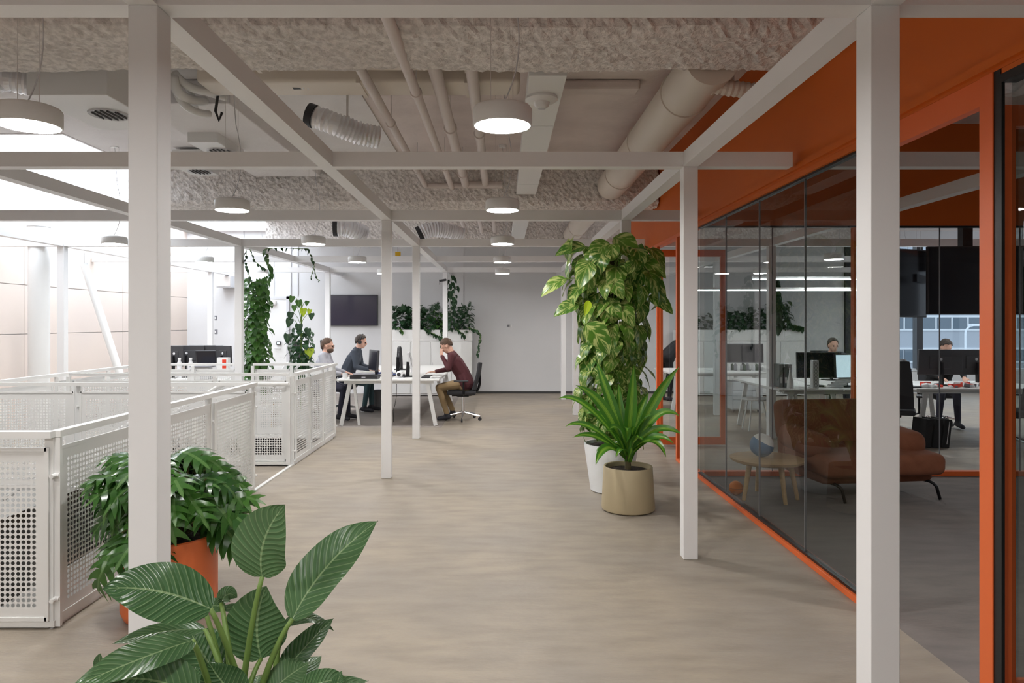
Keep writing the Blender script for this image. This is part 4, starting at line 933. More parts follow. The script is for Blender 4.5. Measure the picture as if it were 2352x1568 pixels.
# ============================================================ meeting room
sf = thing('lounge_sofa', 'brown upholstered lounge armchair inside the glazed meeting room', 'sofa', (3.38, 6.74, 0), R(8), world=False)
def cushion(name, c, size, rot=(0, 0, 0), mat='sofa_fabric', parent=sf, bev=.07, extra=None):
    m = MB().obox(c, size, rot); o = m.build(name, mat, parent, bevel=bev, segs=5, smooth=False)
    return o
cushion('backrest', (-.02, .34, .66), (1.14, .17, .40), (-.16, 0, 0)); cushion('back_lower', (-.02, .28, .40), (1.12, .20, .34), (-.08, 0, 0))
cushion('seat_cushion', (.04, -.06, .345), (1.22, .80, .20), (.05, 0, 0)); cushion('seat_base', (.05, .02, .215), (1.12, .70, .13), bev=.05)
for s in (-1, 1): cushion('arm_cushion', (s*.46+.02*s, .03, .50), (.26, .62, .24), (.08, -.12*s, .0), bev=.10)
for sx in (-.40, .55):
    MB().tube(bez((sx, -.30, .16), (sx+.03, -.36, .155), (sx+.05, -.37, .11), 5)+[V((sx+.06, -.40, .003))], .014, 10).build('leg', 'black_metal', sf, smooth='all'); MB().tube([(sx, -.30, .158), (sx, .28, .158), (sx, .34, .12), (sx, .36, .003)], .014, 10).build('leg', 'black_metal', sf, smooth='all')
tb = thing('coffee_table', 'round oak side table with turned legs beside the sofa', 'table', (2.47, 6.50, 0), world=False)
MB().lathe([(0, .335), (.29, .335), (.325, .35), (.335, .372), (.32, .377), (0, .377)], seg=48).build('tabletop', 'oak', tb, smooth=True)
for a in (200, 285, 345, 90): MB().tube([(.20*math.cos(R(a)), .20*math.sin(R(a)), .34), (.265*math.cos(R(a)), .265*math.sin(R(a)), .0)], [.026, .017], 14).build('leg', 'oak', tb, smooth=True)
bl_ = thing('volleyball', 'blue and white ball resting on the round side table', 'ball', (2.43, 6.53, .378), world=False)
MB().ball((0, 0, .108), .108, 28, 18, (1, 1, 1)).build('ball_skin', 'ball_blue', bl_, smooth='all')
b_ = MB(); pr = [(.1095*math.sin(a), .1095*math.cos(a)) for a in [R(3+6.5*i) for i in range(11)]]; b_.lathe(pr, (0, 0, 0), 28); rm = Euler((.15, .45, 0)).to_matrix(); b_.v = [tuple(rm @ V(p)+V((0, 0, .108))) for p in b_.v]; b_.build('white_panel', 'white_plastic', bl_, smooth='all')
ob = thing('toy_ball', 'small orange ball on the floor beside the side table', 'ball', (2.19, 6.62, 0), world=False); MB().ball((.03, 0, .066), .066, 24, 16).build('ball_skin', 'rubber_orange', ob, smooth='all')
MB().tube([(.03+.0665*math.cos(a), .0665*math.sin(a), .066) for a in [2*PI*i/28 for i in range(29)]], .0016, 4).build('seam', 'dark_plastic', ob)

# hanging screens beyond the back glass
hs = thing('hanging_screens', 'pair of black screens hung back to back from a ceiling pole', 'screens', (5.6, 8.3, 1.9))
MB().box(5.62, 5.74, 8.5, 8.6, 2.3, CEIL).build('pole', 'black_metal', hs)
def scr(name, c, w, h, rz):
    o = MB().obox(c, (w, .05, h), (0, 0, rz)).build(name, 'black_plastic', hs, bevel=.005); q = V(c)+V((math.sin(rz)*.028, -math.cos(rz)*.028, 0)); MB().obox(q, (w-.03, .004, h-.03), (0, 0, rz)).build('panel', 'screen_off', o)
scr('screen', (5.72, 8.35, 2.14), 1.22, .82, R(-4)); scr('screen', (5.00, 8.60, 2.12), .62, .84, R(22))
MB().bar((5.3, 8.55, 2.2), (5.9, 8.5, 2.2), .05, .1).build('mount', 'black_metal', hs)

# ---- rear office (seen through the glass)
bench('white bench desk behind the meeting room with papers and binders', 3.72, 5.45, 9.35, 11.3)
bench('white bench desk by the window with monitors and a laptop', 5.62, 7.6, 9.45, 10.7)
bench('far white desk near the back planters seen beside the open glass door', 3.0, 4.75, 12.5, 13.8)
for a in (((1882, 841), .62, 9.75, -92, 'big black monitor above the binders', 'screen_off', .36), ((1950, 838), .42, 9.7, -80, 'bright white-lit monitor beside the big black one', 'screen_lit', .34), ((1905, 800), .5, 10.9, 90, 'monitor hiding the lower face of the seated worker', 'screen_off', .3)):
    c = W(*a[0], a[2]); monitor(a[4], (c.x, c.y), R(a[3]), a[1], a[6], lift=.12, screen=a[5], group='monitors of the rear office')
for a in ((2157, 10.0, .62, 'black monitor back in front of the window worker'), (2238, 10.0, .56, 'black monitor back next to the doorway jamb')):
    c = W(a[0], 830, a[1]); monitor(a[3], (c.x, c.y), R(88), a[2], .36, lift=.15, group='monitors of the rear office')
c = W(1709, 808, 13.1); monitor('large grey monitor on the far desk seen through the glass', (c.x, c.y), R(-90), .74, .36, lift=.14, back='grey_plastic', group='monitors of the rear office')
c = W(2084, 868, 9.7); t = thing('laptop', 'open laptop with a blue screen by the window desk edge', 'laptop', (c.x, c.y, .74), world=False); MB().obox((0, .08, .13), (.22, .012, .24), (-.15, 0, 0)).build('lid', 'dark_plastic', t); MB().obox((0, .068, .13), (.20, .006, .21), (-.15, 0, 0)).build('screen', 'screen_blue', t); MB().obox((0, -.05, .01), (.22, .2, .018)).build('base', 'dark_plastic', t)
for k, (px, w) in enumerate(((1785, .05), (1796, .05), (1806, .045))):
    c = W(px, 855, 9.75); t = thing('ring_binder', ['first grey binder standing at the desk end', 'second grey binder standing at the desk end', 'third pale binder standing at the desk end'][k], 'binder', (c.x, c.y, .741), group='binders at the desk end', world=False); MB().box(-w/2, w/2, -.14, .14, 0, .32).build('cover', 'binder' if k < 2 else 'light_plastic', t, bevel=.003); MB().box(-w/2+.012, w/2-.012, -.142, -.14, .06, .14).build('spine_label', 'paper', t)
c = W(1871, 885, 9.5); t = thing('patterned_box', 'tall narrow patterned carton standing on the papers desk', 'box', (c.x, c.y, .741), world=False); MB().box(-.04, .04, -.04, .04, 0, .38).build('carton', 'paper', t)
for i in range(7): MB().tube([(.022*math.cos(a), -.0415, .04+.048*i+.022*math.sin(a)) for a in [2*PI*k/6 for k in range(7)]], .003, 4).build('motif', 'grey_plastic', t)
c = W(1815, 860, 9.5); t = thing('bottle', 'white tapered bottle beside the binders', 'bottle', (c.x, c.y, .741), world=False); MB().lathe([(0, 0), (.045, 0), (.04, .10), (.018, .2), (.016, .25), (0, .25)], seg=18).build('body', 'white_plastic', t, smooth=True); MB().lathe([(0, .25), (.017, .25), (.017, .27), (0, .27)], seg=12).build('cap', 'light_plastic', t)
t = thing('paper_stack', 'loose pile of rolled drawings and papers on the desk', 'papers', tuple(W(1925, 885, 9.5)))
for k in range(6): a = W(1895+8*k, 890-5*k, 9.55+.04*k); MB().tube([a, a+V((.28, .08, .01*k))], .022, 10).build('roll', 'paper', t)
t = thing('desk_clutter', 'jumble of red and white parts in front of the window monitors', 'clutter', tuple(W(2150, 876, 9.7)))
for k in range(34):
    c = W(rnd.uniform(2108, 2248), 0, rnd.uniform(9.6, 9.9)); c.z = .741; s = rnd.uniform(.03, .075); MB().obox((c.x, c.y, .741+s*.4), (s*1.6, s, s*.7), (rnd.uniform(-.3, .3), rnd.uniform(-.2, .2), rnd.uniform(0, 3))).build('piece', ['white_plastic', 'red_plastic', 'grey_plastic', 'paper'][k % 4], t)
t = thing('desk_clutter', 'row of small bottles and tins on the far desk behind the glass', 'clutter', tuple(W(1710, 845, 13)))
for k in range(13): c = W(1668+7*k, 0, 13.0+.05*(k % 3)); MB().lathe([(0, 0), (.028, 0), (.028, .06+.015*(k % 4)), (.014, .09+.015*(k % 4)), (0, .10+.015*(k % 4))], (c.x, c.y, .741), 12).build('jar', ['white_plastic', 'light_plastic', 'leaf_dark', 'grey_plastic'][k % 4], t)
pd = thing('drawer_pedestal', 'pale blue rolling drawer pedestal under the far desk', 'pedestal', tuple(W(1712, 905, 12.6)))
a = W(1682, 0, 12.6); b = W(1752, 0, 12.6); MB().box(a.x, b.x, 12.6, 13.1, .06, .56).build('body', 'facade_band', pd, bevel=.005)
for z in (.08, .25, .41): MB().box(a.x+.01, b.x-.01, 12.585, 12.6, z, z+.14).build('drawer', 'facade_band', pd, bevel=.003)
for x in (a.x+.05, b.x-.05): MB().tube([(x-.012, 12.68, .03), (x+.012, 12.68, .03)], .03, 12).build('caster', 'black_plastic', pd)
stl = thing('stool', 'white round stool with thin splayed legs behind the glass', 'stool', (W(1735, 0, 10.6).x, 10.6, 0), world=False); MB().lathe([(0, .46), (.20, .46), (.21, .475), (.2, .49), (0, .49)], seg=28).build('seat', 'white_plastic', stl, smooth=True)
for a in (45, 135, 225, 315): MB().tube([(.12*math.cos(R(a)), .12*math.sin(R(a)), .46), (.21*math.cos(R(a)), .21*math.sin(R(a)), .002)], .011, 8).build('leg', 'rail_white', stl)
bg_ = thing('shopping_bag', 'black paper carrier bags leaning against the desk leg', 'bag', (W(2138, 0, 9.2).x, 9.2, 0), world=False)
for k in range(3): MB().obox((-.12+.12*k, 0, .19), (.10, .26, .37), (0, .12, .1)).build('bag_body', 'cloth_black', bg_); MB().tube(bez((-.14+.12*k, -.12, .37), (-.12+.12*k, -.12, .47), (-.08+.12*k, -.12, .37), 6), .004, 5).build('handle', 'black_plastic', bg_)
MB().obox((.145, -.133, .2), (.008, .004, .3), (0, .12, 0)).build('gold_stripe', 'light_plastic', bg_)
Jf = sit(.08, (1, 0, -.1)); 
person('dark-haired worker whose head shows above a monitor, seen through the glass', (W(1903, 0, 12.0).x, 12.0, 0), R(-92), sit(.1, (1, 0, -.05)), ('hoodie_dark', 'trousers_navy', 'shoe_dark'), 'hair_dark', voxel=.013, hairlen=.4)
office_chair('office chair under the worker behind the big black monitor', (W(1903, 0, 12.0).x, 12.06, 0), R(-92), group='rear office chairs')
person('worker with dark hair half hidden behind the window monitors', (W(2152, 0, 11.2).x, 11.2, 0), R(-100), sit(.2, (1, 0, -.5)), ('cloth_black', 'trousers_navy', 'shoe_dark'), 'hair_dark', voxel=.013)
office_chair('black office chair under the worker by the window', (W(2160, 0, 11.2).x, 11.26, 0), R(-100), group='rear office chairs')
office_chair('empty black office chair between the two rear desks', (W(2085, 0, 8.9).x, 9.2, 0), R(60), group='rear office chairs')
office_chair('empty black office chair beyond the meeting room jamb', (W(2340, 0, 9).x, 9.1, 0), R(120), group='rear office chairs')
Js = dict(pelvis=(0, 0, .92), chest=(.28, 0, 1.16), neck=(.46, 0, 1.27), head=(.57, 0, 1.30), face=(.8, 0, -.7), hup=(.6, 0, .8), knee_l=(.02, .11, .50), ankle_l=(-.02, .11, .10), toe_l=(.12, .12, .04), knee_r=(.05, -.11, .50), ankle_r=(.02, -.11, .10), toe_r=(.16, -.12, .04),
          elbow_l=(.42, .22, .95), wrist_l=(.52, .15, .78), elbow_r=(.42, -.22, .95), wrist_r=(.52, -.15, .78))
person('figure in black bending over, seen through the far orange doorway', (W(1530, 0, 14.4).x, 14.4, 0), R(15), Js, ('cloth_black', 'cloth_black', 'shoe_dark'), 'hair_dark', voxel=.013)
dl = thing('desk_lamp', 'black desk lamp on the desk between the two benches', 'lamp', (W(2076, 0, 10.4).x, 10.4, .741), world=False); MB().lathe([(0, 0), (.08, 0), (.08, .02), (0, .02)], seg=18).build('base', 'black_plastic', dl); MB().tube([(0, 0, .02), (.0, 0, .25), (.02, 0, .28)], .008, 6).build('arm', 'black_plastic', dl); MB().ball((-.02, 0, .30), .07, 16, 10, (1, 1, .8)).build('shade', 'black_plastic', dl, smooth='all')

# ============================================================ plants
rp = random.Random(21)
def rv(a, b): return rp.uniform(a, b)
def pot(parent, c, prof, mat, soil_z, soil_r):
    MB().lathe(prof, c, 48).build('pot', mat, parent, smooth=True)
    MB().lathe([(0, soil_z-.02), (soil_r, soil_z-.02), (soil_r*.97, soil_z), (soil_r*.5, soil_z+.012), (0, soil_z+.008)], c, 28).build('soil', 'soil', parent, smooth='all')

# --- foreground broad-leaved philodendron (pot stands below the picture)
fx, fy = -.63, 1.72
P = thing('broad_leaf_plant', 'large broad-leaved plant with long oval ribbed leaves rising at the near edge', 'plant', (fx, fy, 0))
pot(P, (fx, fy, 0), [(0, 0), (.17, 0), (.21, .02), (.235, .46), (.225, .47), (.21, .45), (.19, .05), (0, .05)], 'pot_white', .42, .205)
crown = V((fx, fy, .62))
# (base px, ctrl px, tip px, depth base/tip, width px, facing normal)
specs = [
    ((602, 1324), (585, 1240), (655, 1158), 1.72, 1.66, 126, (-.1, -.95, .25), 'broad'),
    ((672, 1420), (735, 1290), (868, 1196), 1.70, 1.80, 112, (-.45, -.8, .35), 'broad'),
    ((484, 1398), (360, 1338), (236, 1352), 1.62, 1.55, 118, (.1, -.75, .65), 'broad'),
    ((600, 1512), (575, 1430), (612, 1346), 1.80, 1.78, 128, (.05, -.98, .1), 'broad'),
    ((470, 1445), (380, 1440), (258, 1478), 1.75, 1.66, 44, (0, -.5, .85), 'broad'),
    ((442, 1470), (330, 1505), (160, 1580), 1.55, 1.32, 82, (.2, -.55, .8), 'broad'),
    ((648, 1440), (710, 1395), (766, 1448), 1.82, 1.9, 36, (0, -.35, .9), 'broad'),
    ((640, 1560), (700, 1480), (766, 1420), 1.78, 1.86, 66, (-.3, -.6, .7), 'broad'),
    ((508, 1385), (520, 1350), (545, 1372), 1.80, 1.82, 34, (0, -.9, .4), 'broad'),
    ((512, 1398), (535, 1400), (552, 1384), 1.80, 1.84, 22, (0, -.6, .8), 'broad'),
    ((470, 1400), (495, 1380), (520, 1402), 1.78, 1.8, 30, (0, -.8, .5), 'broad'),
    ((232, 1545), (226, 1520), (230, 1500), 1.40, 1.39, 24, (0, -.95, .2), 'broad'),
    ((450, 1600), (340, 1535), (230, 1570), 1.50, 1.40, 110, (0, -.7, .7), 'broad'),
    ((520, 1580), (440, 1470), (440, 1450), 1.76, 1.8, 100, (.3, -.9, .3), 'broad'),
    ((690, 1590), (750, 1550), (800, 1568), 1.62, 1.7, 60, (-.2, -.6, .7), 'broad'),
    ((620, 1590), (665, 1545), (708, 1524), 1.70, 1.76, 70, (-.2, -.8, .5), 'broad'),
    ((765, 1610), (772, 1570), (785, 1540), 1.60, 1.62, 26, (0, -.9, .3), 'broad'),
    ((560, 1620), (500, 1560), (480, 1520), 1.62, 1.6, 90, (.1, -.95, .2), 'broad'),
    ((400, 1610), (430, 1560), (452, 1530), 1.60, 1.66, 70, (.2, -.9, .3), 'broad'),
]
for k, (b, c, t_, d0, d1, w, nr, pf) in enumerate(specs):
    B = W(*b, d0); Cc = W(*c, (d0+d1)/2); Tt = W(*t_, d1); wd = w*1.12/F*(d0+d1)/2
    lf_ = curved_leaf('leaf', P, B, Cc, Tt, wd, nr, 'leaf_broad', 'broad', .16 if k not in (3,) else .08, seed=k, wav=.025)
    foot = crown+V((rv(-.05, .05), rv(-.04, .04), rv(-.08, 0))); midp = foot.lerp(B, .6)+V((0, 0, .04)); dirn = (B-foot)
    MB().tube(bez(foot, midp+V((0, -.01, .02)), B, 8), [.0095-.0005*i for i in range(9)], 8).build('petiole', 'stem_green', P, smooth='all')
for k in range(12):   # lower leaves hidden below the frame edge, filling the crown
    a = 2*PI*k/12+.2; b_ = crown+V((.05*math.cos(a), .05*math.sin(a), -.05)); e = b_+V((.30*math.cos(a), .24*math.sin(a), .05+.03*(k % 3))); curved_leaf('leaf', P, b_, b_.lerp(e, .5)+V((0, 0, .07)), e, .11, (0, -.2, 1), 'leaf_broad', 'broad', .15, seed=k)
MB().tube([(fx, fy, .40), (fx+.01, fy, .62)], [.025, .018], 12).build('stem', 'stem_brown', P, smooth=True)

# --- lobed philodendron in the orange pot
ox, oy = -1.87, 3.92
P = thing('lobed_leaf_plant', 'bushy dark green plant with jagged lobed leaves in a tall orange pot', 'plant', (ox, oy, 0))
pot(P, (ox, oy, 0), [(0, 0), (.205, 0), (.235, .02), (.250, .06), (.250, .445), (.243, .452), (.232, .445), (.225, .06), (0, .05)], 'pot_orange', .41, .228)
lm = [lobed_mesh('leaf', 1., .80, 'leaf_xanadu', .5+.4*k, k) for k in range(4)]
for k in range(100):
    a = rv(0, 2*PI); el = rv(.05, 1.) ; rad = .56*math.cos(el*1.2)**.8*rv(.62, 1.08); h = .44+.47*math.sin(el*1.45)*rv(.85, 1.03)-(.06 if el < .3 else 0)
    tipb = V((ox+rad*math.cos(a)*.68, oy+rad*math.sin(a)*.55, h)); st_ = V((ox+.06*math.cos(a), oy+.06*math.sin(a), .42))
    out = V((math.cos(a), math.sin(a), .25*el)).normalized(); L = rv(.24, .34)
    MB().tube(bez(st_, st_.lerp(tipb, .55)+V((0, 0, .10)), tipb, 5), .0042, 5, cap=False).build('petiole', 'petiole_red', P, smooth='all')
    place(lm[k % 4], 'leaf', P, tipb-out*L*.25, out+V((rv(-.3, .3), rv(-.3, .3), rv(-.5, .1))), V((rv(-.3, .3), -.45+rv(-.3, .3), 1)), L)

# --- tall variegated pothos on a pole, in the white pot
qx, qy = 1.06, 6.80
P = thing('climbing_pothos', 'tall variegated climbing pothos on a moss pole in a white tapered pot', 'plant', (qx, qy, 0))
pot(P, (qx, qy, 0), [(0, 0), (.185, 0), (.20, .01), (.262, .445), (.262, .46), (.245, .46), (.24, .42), (0, .42)], 'pot_white', .43, .24)
MB().tube([(qx, qy, .4), (qx+.02, qy, 2.25)], .045, 14).build('moss_pole', 'moss', P, smooth=True)
for k in range(5):
    a0 = k*1.3; MB().tube([(qx+.06*math.cos(a0+z*3), qy+.06*math.sin(a0+z*3), .42+z*1.85) for z in [i/20 for i in range(21)]], .010, 6).build('vine_stem', 'stem_green', P, smooth='all')
lm = [leaf_mesh('leaf', 1., .72, 'leaf_pothos', 'heart', .22, .55+.35*k, .035, n=12, m=5, seed=k) for k in range(4)]
def radius_at(z): return .20+.13*min(1, max(0, (z-.55)/.5))+.05*math.sin(z*3.2)+(.05 if z > 1.9 else 0)
for k in range(250):
    z = .55+1.80*(k/250)**.95; a = k*2.39996+rv(-.3, .3); r = radius_at(z)*rv(.55, 1.05)
    if rp.random() < .2: a = -PI/2+rv(-1.3, 1.3)
    p = V((qx+.02+r*math.cos(a)*1.12, qy+r*math.sin(a)*.85, z+rv(-.05, .08))); out = V((math.cos(a), math.sin(a), 0)); L = rv(.17, .27)*(1.12 if z > 1.2 else .85)
    d = out*rv(.2, 1.0)+V((rv(-.5, .5), 0, -rv(.35, 1.1)))
    if k % 3 == 0: MB().tube(bez((qx+.04*math.cos(a), qy+.04*math.sin(a), z-.1), (qx+r*.6*math.cos(a), qy+r*.6*math.sin(a), z+.12), p, 5), .0045, 5, cap=False).build('petiole', 'stem_green', P, smooth='all')
    place(lm[k % 4], 'leaf', P, p-d.normalized()*L*.2, d, out+V((rv(-.4, .4), 0, rv(.2, 1.))), L)
for (bx_, tx, D, w) in (((1345, 568), (1275, 588), 6.7, .16), ((1300, 640), (1243, 682), 6.6, .14), ((1330, 700), (1272, 728), 6.6, .15), ((1410, 545), (1465, 600), 6.7, .26), ((1470, 600), (1530, 640), 6.7, .17), ((1480, 630), (1528, 700), 6.7, .2), ((1490, 680), (1545, 722), 6.7, .17), ((1400, 560), (1350, 600), 6.6, .2), ((1440, 610), (1500, 590), 6.75, .12), ((1355, 600), (1330, 665), 6.5, .2), ((1345, 745), (1400, 815), 6.35, .24)):
    B = W(*bx_, D); E = W(*tx, D-.05); curved_leaf('leaf', P, B, B.lerp(E, .5)+V((0, -.03, .06)), E, w, (0, -.8, .6), 'leaf_pothos', 'ovate', .2, 12, 5)
    c0 = V((qx+.02, qy, min(2.2, B.z-.08))); MB().tube(bez(c0, c0.lerp(B, .5)+V((0, 0, .08)), B, 6), .006, 6, cap=False).build('petiole', 'stem_green', P, smooth='all')
curved_leaf('leaf', P, W(1352, 690, 6.4), W(1350, 705, 6.35), W(1343, 725, 6.35), .07, (0, -1, 0), 'leaf_lime')

# --- dracaena-like strap plant in the tan pot
dx, dy = 1.10, 6.10
P = thing('strap_leaf_plant', 'green strap-leaved plant with pale striped leaves in a tan pot', 'plant', (dx, dy, 0))
pot(P, (dx, dy, 0), [(0, 0), (.205, 0), (.228, .012), (.232, .03), (.212, .375), (.208, .383), (.196, .378), (.19, .05), (0, .05)], 'pot_tan', .345, .188)
MB().tube([(dx, dy, .34), (dx-.005, dy, .47)], [.03, .022], 10).build('stem', 'stem_brown', P, smooth=True)
for k, (tx, ctl, D, w) in enumerate((((1456, 838), (1450, 950), 6.0, .085), ((1560, 842), (1490, 930), 6.0, .075), ((1322, 884), (1400, 925), 5.95, .08), ((1370, 830), (1400, 930), 6.15, .08), ((1283, 915), (1340, 905), 5.95, .055), ((1298, 980), (1350, 960), 5.9, .05), ((1560, 955), (1500, 925), 5.95, .07), ((1570, 1000), (1500, 965), 5.9, .065), ((1548, 1020), (1500, 985), 5.75, .06), ((1530, 1050), (1505, 990), 5.7, .065), ((1368, 1068), (1385, 1010), 5.75, .07), ((1315, 1005), (1370, 990), 5.85, .05), ((1490, 900), (1460, 960), 6.2, .08), ((1420, 880), (1425, 970), 6.2, .07), ((1400, 985), (1425, 960), 5.7, .07), ((1530, 900), (1480, 950), 6.3, .06), ((1385, 945), (1415, 960), 6.3, .07), ((1475, 1010), (1462, 985), 5.6, .07), ((1345, 950), (1390, 940), 6.2, .06), ((1440, 990), (1440, 960), 5.6, .06))):
    B = V((dx+rv(-.02, .02), dy+rv(-.02, .02), .44+rv(-.04, .05))); E = W(*tx, D); C_ = W(*ctl, (D+dy)/2)
    if abs(tx[0]-1442) > 70: C_.z += .05
    curved_leaf('leaf', P, B, C_, E, w*1.35, (0, -.75, .65) if E.z < 1.0 else (.1*(1 if tx[0] < 1442 else -1), -1, .15), 'leaf_dracaena', 'strap', .35, 16, 4, wav=.03, seed=k)
for k in range(24):
    a = k*2.4; z = rv(.05, .5); r = .34*math.cos(z)*rv(.7, 1.1); B = V((dx, dy, .42+.003*k)); E = V((dx+r*math.cos(a), dy+r*math.sin(a)*.8, .55+z*.65-(.1 if z < .15 else 0))); C_ = B.lerp(E, .5)+V((0, 0, .16)); curved_leaf('leaf', P, B, C_, E, .07, (0, -.3, 1), 'leaf_dracaena', 'strap', .35, 12, 3, seed=k)

# --- leafy climbers and planter greenery
def bush(name, label, c, rx, ry, rz_, n, size, mat, prof='heart', hang=0., group=None, parent_pot=None, lean=(0, 0, 0), wd=.7, lobes=0):
    t = thing(name, label, 'plant', tuple(c), group=group)
    lms = [lobed_mesh('leaf', 1., .8, mat, .4+.4*k, k) for k in range(3)] if lobes else [leaf_mesh('leaf', 1., wd, mat, prof, .2, .5+.4*k, .02, n=8 if not lobes else 20, m=2, lobes=lobes, seed=k) for k in range(3)]
    for k in range(n):
        a = k*2.39996; u = (k+.5)/n; zz = u*rz_; r = math.sqrt(max(.05, 1-(2*u-1)**2))*rv(.5, 1)
        if hang: r = rv(.45, 1)
        p = V(c)+V((rx*r*math.cos(a)+lean[0]*u, ry*r*math.sin(a)+lean[1]*u, zz)); out = V((math.cos(a), math.sin(a), 0))
        d = out*rv(.3, .9)+V((0, -.2, -rv(.4, 1.)*hang+(1-hang)*rv(-.2, .8))); place(lms[k % 3], 'leaf', t, p, d, out+V((0, -.4, .5)), size*rv(.7, 1.15))
    return t
def strand(t, pts, n, size, mat, stem='stem_green', sp=0.):
    MB().tube(pts, .005, 5).build('stem', stem, t, smooth='all'); me = leaf_mesh('leaf', 1., .75, mat, 'heart', .2, .5, 0, n=6, m=2)
    for k in range(n):
        u = (k+.5)/n*(len(pts)-1); i = int(u); p = V(pts[i]).lerp(V(pts[i+1]), u-i); a = rv(0, 6.3); place(me, 'leaf', t, p+V((sp*math.cos(a), -abs(sp*math.sin(a)), 0)), (math.cos(a)*.6, math.sin(a)*.3-.2, -.8), (math.cos(a), -.7, .3), size*rv(.7, 1.2))
vp = W(590, 0, 10.3)
t = bush('climbing_vine', 'tall dense green vine column behind the far atrium railing', (vp.x-.02, 10.32, .55), .19, .15, 1.75, 290, .155, 'leaf_vine', hang=.8)
MB().tube([(vp.x, 10.32, .3), (vp.x, 10.32, 2.2)], .014, 8).build('pole', 'stem_green', t); MB().lathe([(0, 0), (.17, 0), (.2, .35), (.18, .35), (0, .33)], (vp.x, 10.32, 0), 24).build('pot', 'pot_white', t, smooth=True)
t = thing('hanging_vine', 'sparse vine climbing from the vine column up to the steel beams', 'plant', tuple(W(615, 600, 10.2)))
strand(t, [W(604, 640, 10.2), W(622, 630, 10.1), W(618, 610, 10.0), W(612, 585, 9.75), W(610, 571, 9.7)], 16, .10, 'leaf_vine')
strand(t, [W(566, 575, 9.75), W(564, 600, 9.9), W(568, 622, 10.1), W(580, 650, 10.2)], 9, .07, 'leaf_dark')
strand(t, [W(574, 572, 9.75), W(585, 600, 9.9), W(600, 612, 9.9), W(612, 620, 10.)], 9, .05, 'leaf_dark')
strand(t, [W(612, 571, 9.72), W(650, 569, 9.72), W(690, 571, 9.72), W(706, 571, 9.72), W(716, 590, 9.72), W(722, 612, 9.8)], 14, .06, 'leaf_dark')
t = thing('hanging_vine', 'thin bare vine tip dangling in front of the grey back wall', 'plant', tuple(W(720, 625, 11))); strand(t, [W(722, 612, 9.85), W(716, 630, 10.2), W(714, 642, 10.3)], 4, .035, 'leaf_dark'); strand(t, [W(722, 620, 9.9), W(728, 640, 10.3), W(735, 645, 10.3)], 4, .035, 'leaf_dark')
c = W(690, 0, 10.5)
t = bush('leafy_plant', 'climbing plant with round dark leaves beside the bearded person', (c.x, 10.5, .62), .17, .14, .95, 120, .13, 'leaf_dark', hang=.7)
MB().tube([(c.x, 10.5, .3), (c.x+.02, 10.5, 1.95)], .012, 6).build('stem', 'stem_green', t); MB().lathe([(0, 0), (.15, 0), (.18, .35), (.16, .35), (0, .33)], (c.x, 10.5, 0), 24).build('pot', 'pot_white', t, smooth=True)
for k, (px, py, s, mt) in enumerate(((672, 688, .11, 'leaf_vine'), (686, 697, .12, 'leaf_vine'), (706, 699, .08, 'leaf_vine'), (697, 716, .13, 'leaf_lime'), (712, 718, .09, 'leaf_lime'), (676, 709, .1, 'leaf_vine'), (668, 725, .12, 'leaf_dark'), (716, 727, .11, 'leaf_dark'), (712, 808, .17, 'leaf_lime'), (667, 740, .14, 'leaf_dark'), (687, 752, .14, 'leaf_dark'), (707, 762, .12, 'leaf_dark'), (662, 775, .15, 'leaf_dark'))):
    place(leaf_mesh('leaf', 1., .85, mt, 'heart', .15, .3, n=8, m=3), 'leaf', t, W(px, py-8, 10.4), (rv(-.3, .3), -.2, -1), (0, -1, .2), s)
    MB().tube(bez((c.x, 10.5, W(0, py+20, 10.5).z), (c.x+(W(px, py, 10.4).x-c.x)*.5, 10.45, W(0, py-12, 10.4).z), W(px, py-8, 10.4), 4), .004, 5, cap=False).build('petiole', 'stem_green', t)
# planter trough greenery on the back wall cabinets
g = 'plants in the back wall trough'
for k, (px0, px1, py, mt, n, s, lob, lb) in enumerate((
    (905, 940, 702, 'leaf_dark', 60, .20, 0, 'dark large-leaved plant between the first two steel posts'), (936, 975, 708, 'leaf_dark', 50, .16, 0, 'dusky bushy plant behind the second steel post'),
    (968, 1005, 700, 'leaf_dark', 60, .18, 5, 'spiky dark plant beside the second steel post'), (992, 1030, 716, 'leaf_vine', 60, .13, 0, 'trailing green plant in the middle of the trough'),
    (1028, 1066, 706, 'leaf_dark', 70, .15, 5, 'dense jagged-leaved plant next to the last steel post'), (1058, 1084, 700, 'leaf_dark', 50, .14, 7, 'feathery plant at the open end of the trough'))):
    a = W(px0, 0, 15.7); b = W(px1, 0, 15.7); top = W(0, py, 15.7).z; bush('trough_plant', lb, ((a.x+b.x)/2, 15.7, 1.46), (b.x-a.x)/2, .17, top-1.46, n, s, mt, group=g, lobes=lob, hang=.25)
def spill(label, pts, n, s, mt='leaf_dark'):
    t = thing('trailing_vine', label, 'plant', tuple(pts[0]), group='vines trailing over the trough'); strand(t, pts, n, s, mt); return t
spill('vine trailing over the open end of the white trough', [W(1075, 752, 15.4), W(1095, 758, 15.4), W(1104, 770, 15.4), W(1100, 800, 15.4), W(1096, 815, 15.4)], 18, .09)
spill('vine spilling over the trough front beside the second post', [W(975, 752, 15.42), W(985, 762, 15.42), W(1000, 768, 15.42), W(1012, 775, 15.42)], 18, .09)
spill('vine hanging down in front of the cabinet behind the maroon sweater', [W(1012, 752, 15.42), W(1016, 770, 15.42), W(1014, 790, 15.42), W(1018, 800, 15.42)], 14, .09)
spill('bright small vine tuft on the trough front between posts', [W(915, 752, 15.42), W(922, 758, 15.42), W(926, 766, 15.42)], 10, .07, 'leaf_vine')
spill('vine spilling over the trough front next to the last post', [W(1045, 752, 15.42), W(1060, 764, 15.42), W(1068, 772, 15.42)], 10, .10)
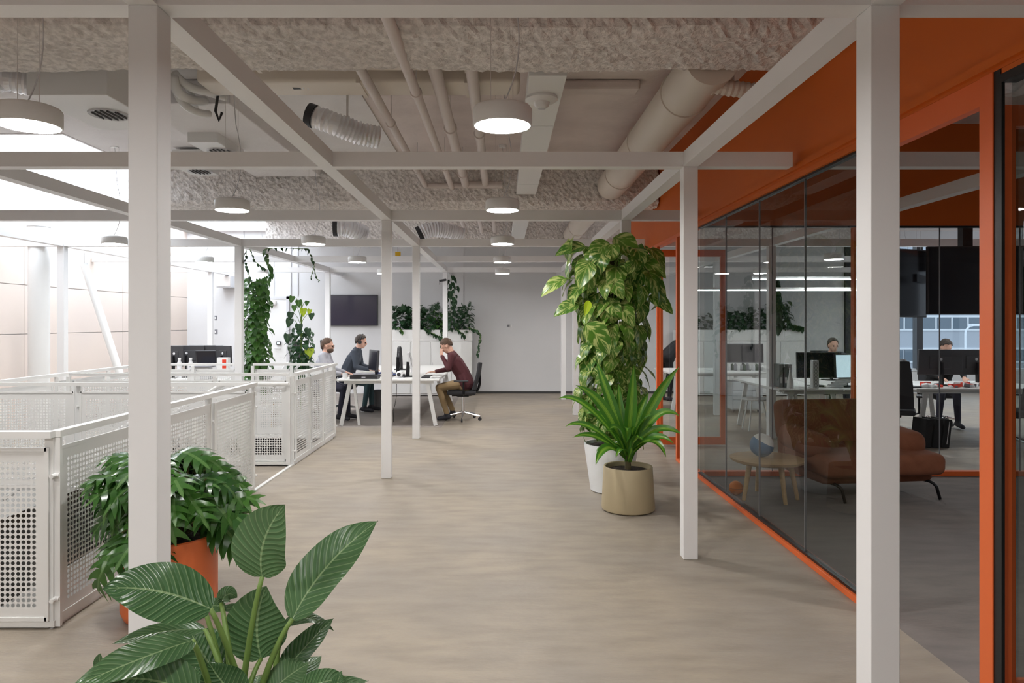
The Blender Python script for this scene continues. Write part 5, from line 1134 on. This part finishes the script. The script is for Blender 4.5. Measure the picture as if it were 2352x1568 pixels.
t = thing('climbing_vine', 'dark vine climbing the last steel post beside the walkway', 'plant', tuple(W(1038, 700, 14.9))); 
strand(t, [W(1034, 757, 15.5), W(1036, 715, 15.0), W(1034, 680, 14.9), W(1036, 655, 14.9), W(1038, 632, 14.9)], 30, .12, 'leaf_dark', sp=.05); strand(t, [W(1036, 715, 15.0), W(1042, 680, 14.9), W(1044, 650, 14.9)], 12, .11, 'leaf_dark', sp=.06)
g = 'plants seen through the meeting room glass'
for k, (px0, px1, py, n, lb) in enumerate(((1662, 1712, 714, 80, 'bushy plant on the rear trough beside the open glass door'), (1722, 1758, 706, 60, 'dark plant on the rear trough behind the inner white post'), (1772, 1812, 690, 90, 'tall dark plant on the rear trough beyond the inner white post'))):
    a = W(px0, 0, 15.7); b = W(px1, 0, 15.7); top = W(0, py, 15.7).z; bush('trough_plant', lb, ((a.x+b.x)/2, 15.7, 1.46), (b.x-a.x)/2, .17, top-1.46, n, .17, 'leaf_dark', group=g, hang=.4)
t = thing('climbing_vine', 'dark vine climbing above the rear trough seen through the glass', 'plant', tuple(W(1785, 700, 15.4))); strand(t, [W(1790, 757, 15.5), W(1786, 720, 15.4), W(1790, 690, 15.4), W(1784, 660, 15.4), W(1782, 636, 15.4)], 50, .20, 'leaf_dark'); strand(t, [W(1790, 690, 15.4), W(1806, 720, 15.4), W(1815, 745, 15.4), W(1848, 752, 15.4)], 40, .14, 'leaf_dark')
c = W(1612, 0, 15.7); bush('trough_plant', 'sparse plant at the start of the rear trough', (c.x+.05, 15.7, 1.46), .2, .15, .38, 40, .15, 'leaf_dark', group=g, hang=.3)
# greenery on the storey below, seen through the perforations
for k, (x, y) in enumerate(((-3.6, 5.0), (-4.4, 5.6), (-3.0, 5.8), (-4.0, 4.2))):
    t = bush('lower_floor_plant', f'{["broad", "leaning", "tall", "low"][k]} green plant on the storey below, glimpsed through the perforated panel', (x, y, -2.9), .5, .5, 1.2-.2*(k == 3), 90, .34, 'leaf_vine', group='plants on the storey below', hang=.2)
    MB().lathe([(0, -3.4), (.2, -3.4), (.26, -2.9), (.24, -2.9), (0, -2.95)], (x, y, 0), 24).build('pot', 'pot_tan', t, smooth=True)
